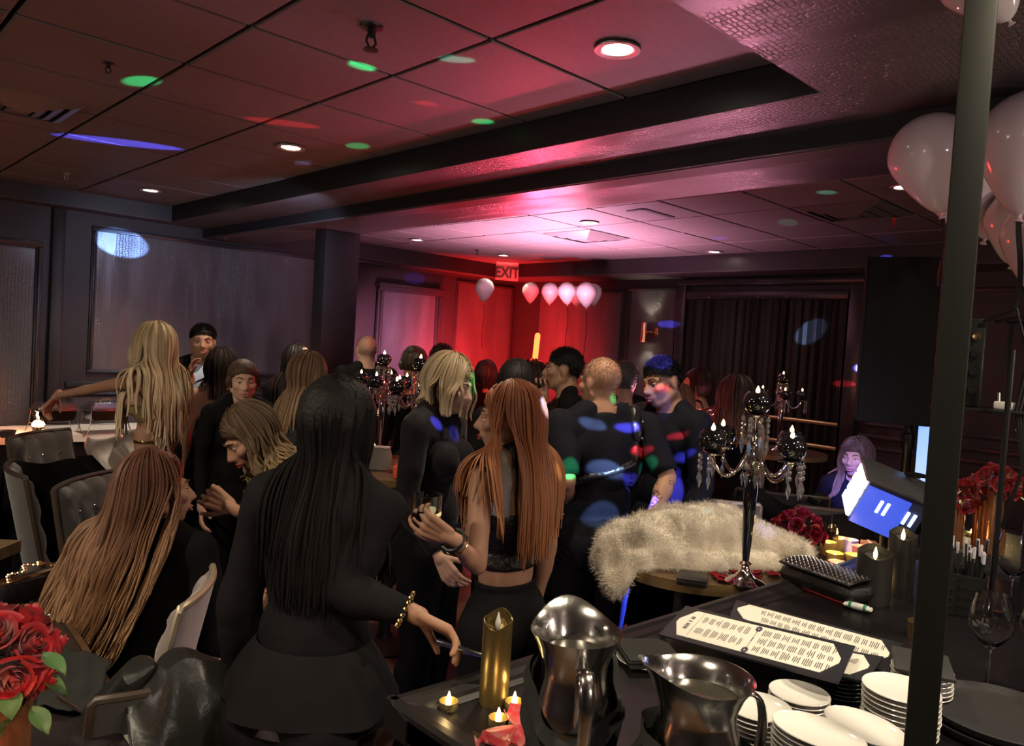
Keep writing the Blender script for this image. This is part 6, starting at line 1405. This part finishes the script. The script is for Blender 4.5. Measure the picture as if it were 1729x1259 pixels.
# dark roses by the bar, two tall vases at the right
dq = P(1348, 900, 3.05); bouquet(dq, .085, 16, .036, mPETALD, 'round bouquet of dark red roses behind the fur coat', vase_glow(DT, dq[2]-.06, .045, 0), np.array([dq[0], dq[1], DT+.001]), 4, -.4, 3)
ROSE_R = P(1640, 850, 3.0)
for i, (px, py, d, R, n, l) in enumerate([(1618, 842, 3.05, .06, 9, 'low red rose bunch nearest the black post'), (1660, 828, 3.05, .055, 9, 'red rose bunch between the post and the microphone stand'), (1684, 818, 2.95, .065, 11, 'tallest red rose bunch, right of the microphone stand')]):
    c = P(px, py, d); z0 = .95; bouquet(c, R, n, .034, mPETAL, l, vase_glow(z0, c[2]-.04, .028, 0), np.array([c[0], c[1], z0+.001]), 6+i, -.45, 2)
cloth_table([(3.13, .58), (3.13, 1.0), (3.82, 1.0), (3.82, .58)][::-1], .95, 'small dark side table under the red rose vases', 'side_table')
for i, (px, py, l) in enumerate([(1640, 905, 'lit votive below the low rose bunch'), (1664, 903, 'lit votive between the rose vases'), (1676, 918, 'lit votive nearest the microphone stand')]):
    q = Pz(px, py, .951); tealight(q, l, None, .02); point(q+np.array([0, 0, .06]), (1, .7, .25), .9, .01)
# votives, glass on the DJ table
mVOT = mat('frosted_votive', (.5, .42, .40), .25, trans=.5, alpha=.9)
for i, (px, py, tint, l) in enumerate([(1397, 922, 0, 'lit votive just past the dark roses'), (1418, 915, 0, 'lit votive behind the gold one'), (1434, 918, 1, 'violet tinted lit votive beside the red box'), (1408, 942, 0, 'lit gold votive nearest the clutch'), (1452, 930, 2, 'pink cut glass votive below the party light'), (1412, 958, 2, 'small pink cut glass votive right behind the studded clutch'), (1440, 945, 0, 'dim gold votive by the black pillar candle')]):
    q = Pz(px, py+14, DT+.002); t = thing('votive', l, 'candle', q, 0, 'votives on the DJ table'); mm = [mat('gold_votive', (.6, .42, .15), .2, metal=.5), mat('violet_votive', (.35, .30, .75), .2, trans=.4), mat('pink_votive', (.75, .30, .32), .2, trans=.4)][tint]
    MB().lathe([(.001, 0), (.026, 0), (.034, .055), (.031, .055), (.024, .006), (.001, .005)], 20, cap=False, fn=(lambda p, a: p*np.array([1+.04*math.sin(a*12), 1+.04*math.sin(a*12), 1])) if tint == 2 else None).build('cup', mm, t); MB().lathe([(.001, .006), (.012, .006), (.008, .03), (.0008, .05)], 12).build('flame', mFLAME, t)
    point(q+np.array([0, 0, .07]), (1, .66, .26), .30, .01)
q = Pz(1402, 925, DT+.002); t = thing('highball_glass', 'tall highball glass with an amber drink by the dark roses', 'glass', q); MB().lathe([(.001, 0), (.026, 0), (.032, .11), (.030, .11), (.024, .008), (.001, .006)], 24, cap=False).build('glass', mGLASS, t); MB().lathe([(.001, .009), (.0235, .009), (.028, .075), (.001, .075)], 20).build('drink', mat('amber_drink', (.35, .12, .05)), t); MB().rod((.0, 0, .012), (.02, .012, .15), .0025).build('straw', mIRON, t)
q = Pz(1468, 935, DT+.002); t = thing('gift_box', 'small patterned red and white box under the party light', 'box', q, .6); MB().bbox((-.04, -.03, 0), (.04, .03, .05), .003).build('box', mat('box_pattern', (.5, .22, .18), .4, noise_col=.8, nscale=80), t); MB().bbox((-.041, -.006, .0), (.041, .006, .0512), .001).build('band', mPAP, t)

# ------------------------------------------------------------------ buffet
BZ = .76
t = cloth_table([(.35, 6.42), (2.35, 6.42), (2.35, 7.12), (.35, 7.12)], BZ, 'long buffet table in a black cloth under the chafing dishes', 'buffet_table', mCLOTH, .7)
o = MB(); 
def pap(u, v): x = 1.13+1.15*u; return (x, 6.37+.66*v+(.02*math.sin(u*9))*(1-v), BZ+.004+.003*noise.noise(Vector((u*8, v*5, 1)))-(.05*(max(0, .06-v)/.06)))
q = MB().grid(pap, 40, 16); o = q.build('paper_runner', mat('white_paper', (.70, .66, .64), .7)); tag(o, 'white paper runner spread over the buffet table', 'paper')
def chafer(px, py, label, handle):
    c = Pz(px, py, BZ); t = thing('chafing_dish', label, 'dish', c+np.array([0, 0, .006]), .08); t.scale = (.74, .74, .74)
    a, b_ = .185, .13
    def tray(z0, z1, k0, k1, nm, m, dx=0):
        q = MB(); q.add([(-a*k0, -b_*k0, z0), (a*k0, -b_*k0, z0), (a*k0, b_*k0, z0), (-a*k0, b_*k0, z0), (-a*k1, -b_*k1, z1), (a*k1, -b_*k1, z1), (a*k1, b_*k1, z1), (-a*k1, b_*k1, z1)], [(3, 2, 1, 0), (4, 5, 6, 7), (0, 1, 5, 4), (1, 2, 6, 5), (2, 3, 7, 6), (3, 0, 4, 7)])
        bm = bmesh.new(); me = q.mesh('x', []); bm.from_mesh(me); bpy.data.meshes.remove(me); bmesh.ops.bevel(bm, geom=bm.edges[:], offset=.012, segments=2, affect='EDGES'); q2 = MB(); q2.bm(bm); q2.build(nm, m, t)
    tray(.13, .235, .86, .98, 'water_pan', mat('pan_steel', (.30, .29, .28), .12, metal=1.0)); MB().bbox((-a*1.08, -b_*1.08, .232), (a*1.08, b_*1.08, .246), .005).build('rim', mSTEEL, t); tray(.246, .315, 1.02, .80, 'lid', mSTEEL)
    MB().tube([(-.05, 0, .312), (-.045, 0, .345), (.045, 0, .345), (.05, 0, .312)], .007, 8).build('lid_handle', mGOLD if handle else mSTEEL, t)
    for sx in (-1, 1):
        for sy in (-1, 1): MB().tube([(sx*a*.95, sy*b_*.9, .235), (sx*a*1.02, sy*b_*1.0, .10), (sx*a*1.16, sy*b_*1.15, .0)], .005, 6).build('leg', mSTEEL, t)
    for sy in (-1, 1): MB().rod((-a*1.03, sy*b_*1.01, .09), (a*1.03, sy*b_*1.01, .09), .004, 6).build('crossbar', mSTEEL, t)
chafer(90, 731, 'steel chafing dish above the open flame', False); chafer(176, 729, 'steel chafing dish nearest the long haired blond', True)
q = Pz(64, 731, BZ+.006); t = thing('burner_can', 'chafing fuel can with a bright flame', 'burner', q); MB().lathe([(.001, 0), (.04, 0), (.04, .05), (.034, .052), (.001, .05)], 20).build('can', mSTEEL, t); MB().lathe([(.03, .05), (.045, .065), (.03, .09), (.001, .105)], 14).build('flame', mat('burner_flame', (1, .6, .3), .5, emis=(1, .50, .22), est=22), t); point(q+np.array([-.02, -.02, .13]), (1, .28, .10), 34, .03)
point(P(22, 676, 7.35), (1, .24, .08), 16, .04)  # added unseen warm point brightening the wall behind the buffet
for (px, py, l) in ((12, 738, 'small dark glass bowl at the buffet end'), (84, 737, 'small dark glass bowl in front of the first chafing dish')):
    q = Pz(px, py, BZ+.006); t = thing('sauce_bowl', l, 'bowl', q); MB().lathe([(.001, 0), (.04, 0), (.058, .05), (.054, .05), (.037, .006), (.001, .005)], 22, cap=False).build('bowl', mat('smoke_glass', (.12, .10, .10), .1), t); MB().lathe([(.001, .02), (.046, .03)], 18, cap=False).build('sauce', mat('sauce_red', (.12, .03, .02), .3), t)
# white cloth hanging from the buffet by the blond woman
def shet(u, v): x = 1.98+.42*u-.10*(1-v); return (x+.04*math.sin(v*9+u*4), 6.20-.10*v*u+.04*math.sin(u*14+v*2), .76-.52*v+.10*u*(1-v))
q = P(195, 800, 4.9); t = thing('draped_shawl', 'pale satin shawl hanging over a chair back beside the blond woman', 'shawl', (q[0], q[1], 0))
def shw(u, v): a = (u-.5); return RTH*(a*.30*(1+.35*v)+.03*math.sin(v*7))+FWH*(.05*math.sin(u*11+v*3)-.02)+np.array([0, 0, .66+.30*v-.10*abs(a)-.05*math.sin(u*5)])
q_ = MB().grid(shw, 24, 18); o = q_.build('shawl_cloth', mat('satin_beige', (.42, .36, .32), .4, sheen=.3), t); o.modifiers.new('t', 'SOLIDIFY').thickness = .004

# ------------------------------------------------------------------ chairs
mVEL = mat('cream_velvet', (.25, .20, .18), .7, bump=(70, .3, .004), sheen=.5, noise_col=.15); mVELD = mat('grey_brown_velvet', (.034, .028, .024), .75, bump=(70, .3, .004), sheen=.4, noise_col=.2); mCHF = mat('chair_frame_champagne', (.40, .33, .24), .4, metal=.4); mCHD = mat('chair_frame_dark', (.05, .035, .025), .45)
def chair(c, rz, label, m, h=.98, grp=None, jacket=None):
    t = thing('dining_chair', label, 'chair', (c[0], c[1], 0), rz, grp)
    MB().bbox((-.22, -.22, .40), (.22, .22, .49), .03).build('seat', m, t)
    def bk(u, v, s=1): y = (u-.5)*.46; return (-.205-.09*v-.05*(1-(2*u-1)**2)*.6*0+.045*(2*u-1)**2*s, y, .50+(h-.50)*v)
    def bk2(u, v):
        p = np.array(bk(u, v)); tuft = .020*abs(math.sin(math.pi*(u*4+ (round(v*4) % 2)*.0)))*abs(math.sin(math.pi*v*3.5)); e = .05*min(1, min(u, 1-u, v, 1-v)*9)**.5; return p+np.array([e*.75+tuft*.7, 0, 0])
    q = MB(); q.grid(bk2, 29, 25); vs1 = q.v[0]; q.grid(lambda u, v: np.array(bk(u, v))-np.array([.012, 0, 0]), 29, 25); 
    for idx in ([(i, 0) for i in range(29)], [(i, 24) for i in range(29)], [(0, j) for j in range(25)], [(28, j) for j in range(25)]):
        for (i, j), (k, l) in zip(idx[:-1], idx[1:]): a_, b_ = i*25+j, k*25+l; q.f.append((a_, b_, 725+b_, 725+a_)); q.m.append(0)
    q.build('backrest', m, t)
    pts = [np.array(bk(0, v))+np.array([-.004, -.006, 0]) for v in np.linspace(0, 1, 6)]+[np.array(bk(u, 1))+np.array([-.004, 0, .006]) for u in np.linspace(0, 1, 10)]+[np.array(bk(1, v))+np.array([-.004, .006, 0]) for v in np.linspace(1, 0, 6)]
    MB().tube(pts, .011, 8).build('back_frame', mCHF if m is mVEL else mCHD, t)
    for i in range(3):
        for j in range(3): MB().ball(np.array(bk(.25+.25*j, .22+.28*i))+np.array([.040, 0, 0]), .008, 8).build('tuft_button', mCHF if m is mVEL else mSILV, t)
    for sx, sy in ((.19, .19), (.19, -.19), (-.20, .19), (-.20, -.19)): MB().rod((sx, sy, .41), (sx*1.12, sy*1.08, 0), .022, 8, r1=.014).build('leg', mCHF if m is mVEL else mCHD, t)
    return t
def yaw_face(px, d, deg):
    c = P(px, 900, d); vd = nrm([c[0], c[1], 0]); rt = np.array([vd[1], -vd[0], 0]); a = math.radians(deg); F = math.cos(a)*-vd+math.sin(a)*rt; return c, ang(F)
c, rz = yaw_face(168, 2.12, 256); CH = c; chair(c, rz, 'cream velvet tufted chair the auburn haired woman sits on', mVEL, .91)
c2_, rz2 = yaw_face(135, 4.15, 55); chair(c2_, rz2, 'tufted brown velvet chair back just before the buffet', mVELD, 1.0)
c3_, rz3 = yaw_face(250, 3.15, 62); chair(c3_, rz3, 'tufted dark velvet chair behind the auburn haired woman', mVELD, .98)
c4_, rz4 = yaw_face(138, 3.5, 100); chair(c4_, rz4, 'brown velvet chair turned sideways by the left wooden table', mVELD, .97)
c5_, rz5 = yaw_face(1200, 3.85, 175); chair(c5_, rz5, 'cream velvet chair back showing behind the fur coat', mVEL, .97)
c6_, rz6 = yaw_face(1395, 3.8, 200); chair(c6_, rz6, 'dark chair draped with a black jacket beside the seated woman', mVELD, .97)
c7_, rz7 = yaw_face(1308, 4.35, 185); chair(c7_, rz7, 'dark chair behind the dark red roses', mVELD, .93)
sp = [o for o in bpy.data.objects if o.name == 'person.024'][0]; cs, rzs = yaw_face(1448, 4.6, 352); chair(np.array([sp.location[0], sp.location[1]]), rzs, 'dark velvet chair the woman in the navy tee sits on', mVELD, .86)
def drape(name, c, rz, w2, top, bot, dep, m, label, sd=1, flare=1.3):
    """a garment hung over a chair back: one folded sheet down both sides"""
    t = thing(name, label, 'jacket', (c[0], c[1], 0), rz)
    def fn(u, v):
        y = (u-.5)*2*w2; s_ = v*2-1; k = abs(s_); z = top-(top-bot)*k**1.05
        x = -.27+ (dep*np.sign(s_)*min(1, k*5)**.7)+ (.05*k*np.sign(s_))
        f = .030*math.sin(u*17+sd+3*k)*k+.022*math.sin(u*7+9*k+sd*2)+.02*noise.noise(Vector((u*6, v*8, sd)))
        return (x+f*np.sign(s_ if s_ else 1), y*(1+(flare-1)*k)+.03*math.sin(v*13+sd), z+.02*math.sin(u*9+sd)-.05*abs(2*u-1)**2)
    q = MB().grid(fn, 44, 44); o = q.build('garment', m, t); o.modifiers.new('t', 'SOLIDIFY').thickness = .006
    for sg in (-1, 1): # hanging sleeves
        pts = [(-.26, sg*w2*.75, top-.015), (-.24, sg*w2*.9, top-.03), (-.15, sg*w2*1.15, top-.14), (-.12, sg*w2*1.2, top-.30), (-.13, sg*w2*1.1, top-.46)]
        MB().tube(pts, [.008, .05, .062, .055, .045], 14, flat=.7).build('sleeve', m, t)
mJKT = mat('black_satin_jacket', (.018, .019, .017), .32, bump=(25, .35, .008), noise_col=.3)
jc, jz = yaw_face(352, 1.76, 205); jc = jc+np.array([math.cos(jz), math.sin(jz), 0])*.25
chair(jc, jz, 'dark velvet chair under the shiny black jacket', mVELD, .84)
drape('leather_jacket', jc, jz, .15, .91, .12, .10, mJKT, 'shiny black jacket slung over the chair nearest the camera', 2)
drape('dark_jacket', c6_, rz6, .22, 1.0, .45, .07, mBLK, 'matte black jacket hung over the chair beside the seated woman', 4)
drape('dark_coat', P(105, 900, 3.62), yaw_face(105, 3.6, 25)[1], .24, .95, .2, .10, mBLK, 'bulky black coat hung on a chair in front of the buffet', 6)
drape('dark_jacket', c7_, rz7, .21, .96, .45, .07, mBLK2, 'black leather jacket hung on the chair behind the dark roses', 7)

# ------------------------------------------------------------------ near left table
e1, e2 = Pz(92, 1022, TL), Pz(262, 1285, TL)
dv = nrm(e2-e1); nv = np.array([-dv[1], dv[0], 0]); nv = nv if nv @ RTH < 0 else -nv
A_, B_ = e1-dv*.05, e2+dv*.35; poly = [A_, B_, B_+nv*.85, A_+nv*.85]
t = thing('square_table', 'near square table with a wooden rim, partly under black cloth', 'table', (*(sum(poly)/4)[:2], 0))
c = sum(poly)/4; rel = [(q-c)[:2] for q in poly]
area2 = rel[0][0]*rel[1][1]-rel[1][0]*rel[0][1]; rel = rel if area2 > 0 else rel[::-1]
MB().prism([tuple(q) for q in rel], TL-.035, TL-.006).build('table_top', mat('black_table_top', (.022, .017, .016), .3, noise_col=.3), t, False)
for i in range(4):
    a, b_ = np.array(rel[i]), np.array(rel[(i+1) % 4]); dd = nrm([*(b_-a), 0])[:2]; no = np.array([dd[1], -dd[0]])
    MB().prism([tuple(a-dd*.008), tuple(b_+dd*.008), tuple(b_+no*.016), tuple(a+no*.016)], TL-.04, TL-.002).build('wood_rim', mTOPW, t, False)
for q in rel: MB().rod((*(q*.9), 0), (*(q*.9), TL-.035), .025).build('leg', mIRON, t)
def cloth(poly_px, z, label, m=mNAP, amp=.012, sd=1, name='black_cloth'):
    C = [Pz(px, py, z) for px, py in poly_px]; c0 = sum(C)/4; t = thing(name, label, 'cloth', c0)
    def fn(u, v):
        p = (C[0]*(1-u)*(1-v)+C[1]*u*(1-v)+C[2]*u*v+C[3]*(1-u)*v)-c0
        h = amp*(.6+.5*noise.noise(Vector((u*4+sd, v*4, sd)))+.4*abs(math.sin(u*6+v*5+sd))); return p+np.array([0, 0, max(.002, h)])
    o = MB().grid(fn, 26, 26).build('folded_cloth', m, t); o.modifiers.new('t', 'SOLIDIFY').thickness = .003; return t
cloth([(96, 1095), (186, 1122), (160, 1215), (60, 1200)], TL, 'folded black napkin lying at the table edge by the roses', mNAP, .018, 1)
cloth([(10, 1235), (150, 1215), (205, 1300), (0, 1330)], TL, 'rumpled black cloth in front of the bright bouquet', mat('black_satin', (.02, .016, .017), .4), .012, 2)
cloth([(120, 1225), (200, 1235), (235, 1300), (110, 1310)], TL, 'twisted black satin sash on the near table', mat('black_satin', (.02, .02, .02)), .014, 5)
def bag(px, py, d_, w2, h, label, chain, rz=0.4):
    c = Pz(px, py, TL-.006+.0); t = thing('evening_bag', label, 'bag', c, ang(c[:2])+rz); MB().bbox((-.035, -w2, 0), (.035, w2, h), .016).build('bag_body', mLEA, t); MB().bbox((-.02, -w2*.94, h-.006), (.02, w2*.94, h+.008), .006).build('bag_frame', chain, t)
    pts = [np.array([-.03+.02*math.sin(k*.9), -w2*.9+1.8*w2*k/26, h+.010+.035*math.sin(math.pi*k/26)]) for k in range(27)]; q = MB()
    for k in range(26): q.ball((pts[k]+pts[k+1])/2, (.007, .007, .005), 6)
    q.build('chain', chain, t, kind='stuff')
bag(45, 1012, 0, .10, .075, 'black evening bag with a gold chain at the far table edge', mGOLD, .6); bag(36, 1092, 0, .07, .05, 'small black evening bag with a silver chain behind the roses', mSILV, .9)
q = Pz(222, 1268, TL); o = cloth([(205, 1240), (232, 1250), (258, 1300), (225, 1300)], TL, 'white paper corner sticking out by the wooden rim', mPAP, .006, 9, 'paper_slip')
q = Pz(118, 1206, TL-.003); t = thing('steel_knife', 'slim steel table knife lying on the black cloth', 'cutlery', q+np.array([0, 0, .022]), ang((Pz(130, 1214, TL)-Pz(104, 1196, TL))[:2])); MB().tube([(-.06, 0, 0), (-.01, 0, .002), (.02, .0, .002), (.08, .002, 0)], [.004, .003, .007, .001], 8, flat=.3).build('knife', mSILV, t)
# wooden table corner further left
wc = Pz(36, 912, .76); t = thing('wood_table', 'small wood topped table at the left, beside the sideways chair', 'table', (wc[0], wc[1], 0)); 
u_ = nrm([RTH[0], RTH[1], 0])*-1; f_ = FWH; pl = [np.zeros(2), u_[:2]*.7, u_[:2]*.7-f_[:2]*.5, -f_[:2]*.38]
MB().prism([tuple(q) for q in pl], .715, .76).build('table_top', mat('oak_light', (.22, .14, .07), .4, noise_col=.4, nscale=6, stretch=(1, 7, 1)), t, False)
for q in pl: MB().rod((*(q*.9+pl[2]*.05), 0), (*(q*.9+pl[2]*.05), .715), .02).build('leg', mIRON, t)
# red shoe under the near chair
q = P(228, 1150, 2.05); q[2] = .0; t = thing('red_shoe', 'red pointed high heeled shoe beside the cream chair', 'shoe', Pz(222, 1150, .115)); MB().tube([(-.10, 0, .0), (-.05, 0, .006), (0, 0, .012), (.06, 0, .05), (.09, 0, .06)], [.008, .024, .032, .030, .012], 12, flat=.6).build('upper', mat('red_suede', (.32, .02, .03), .6), t); MB().rod((.08, 0, .05), (.085, 0, -.11), .006).build('heel', mat('red_suede', (.3, .02, .03)), t)
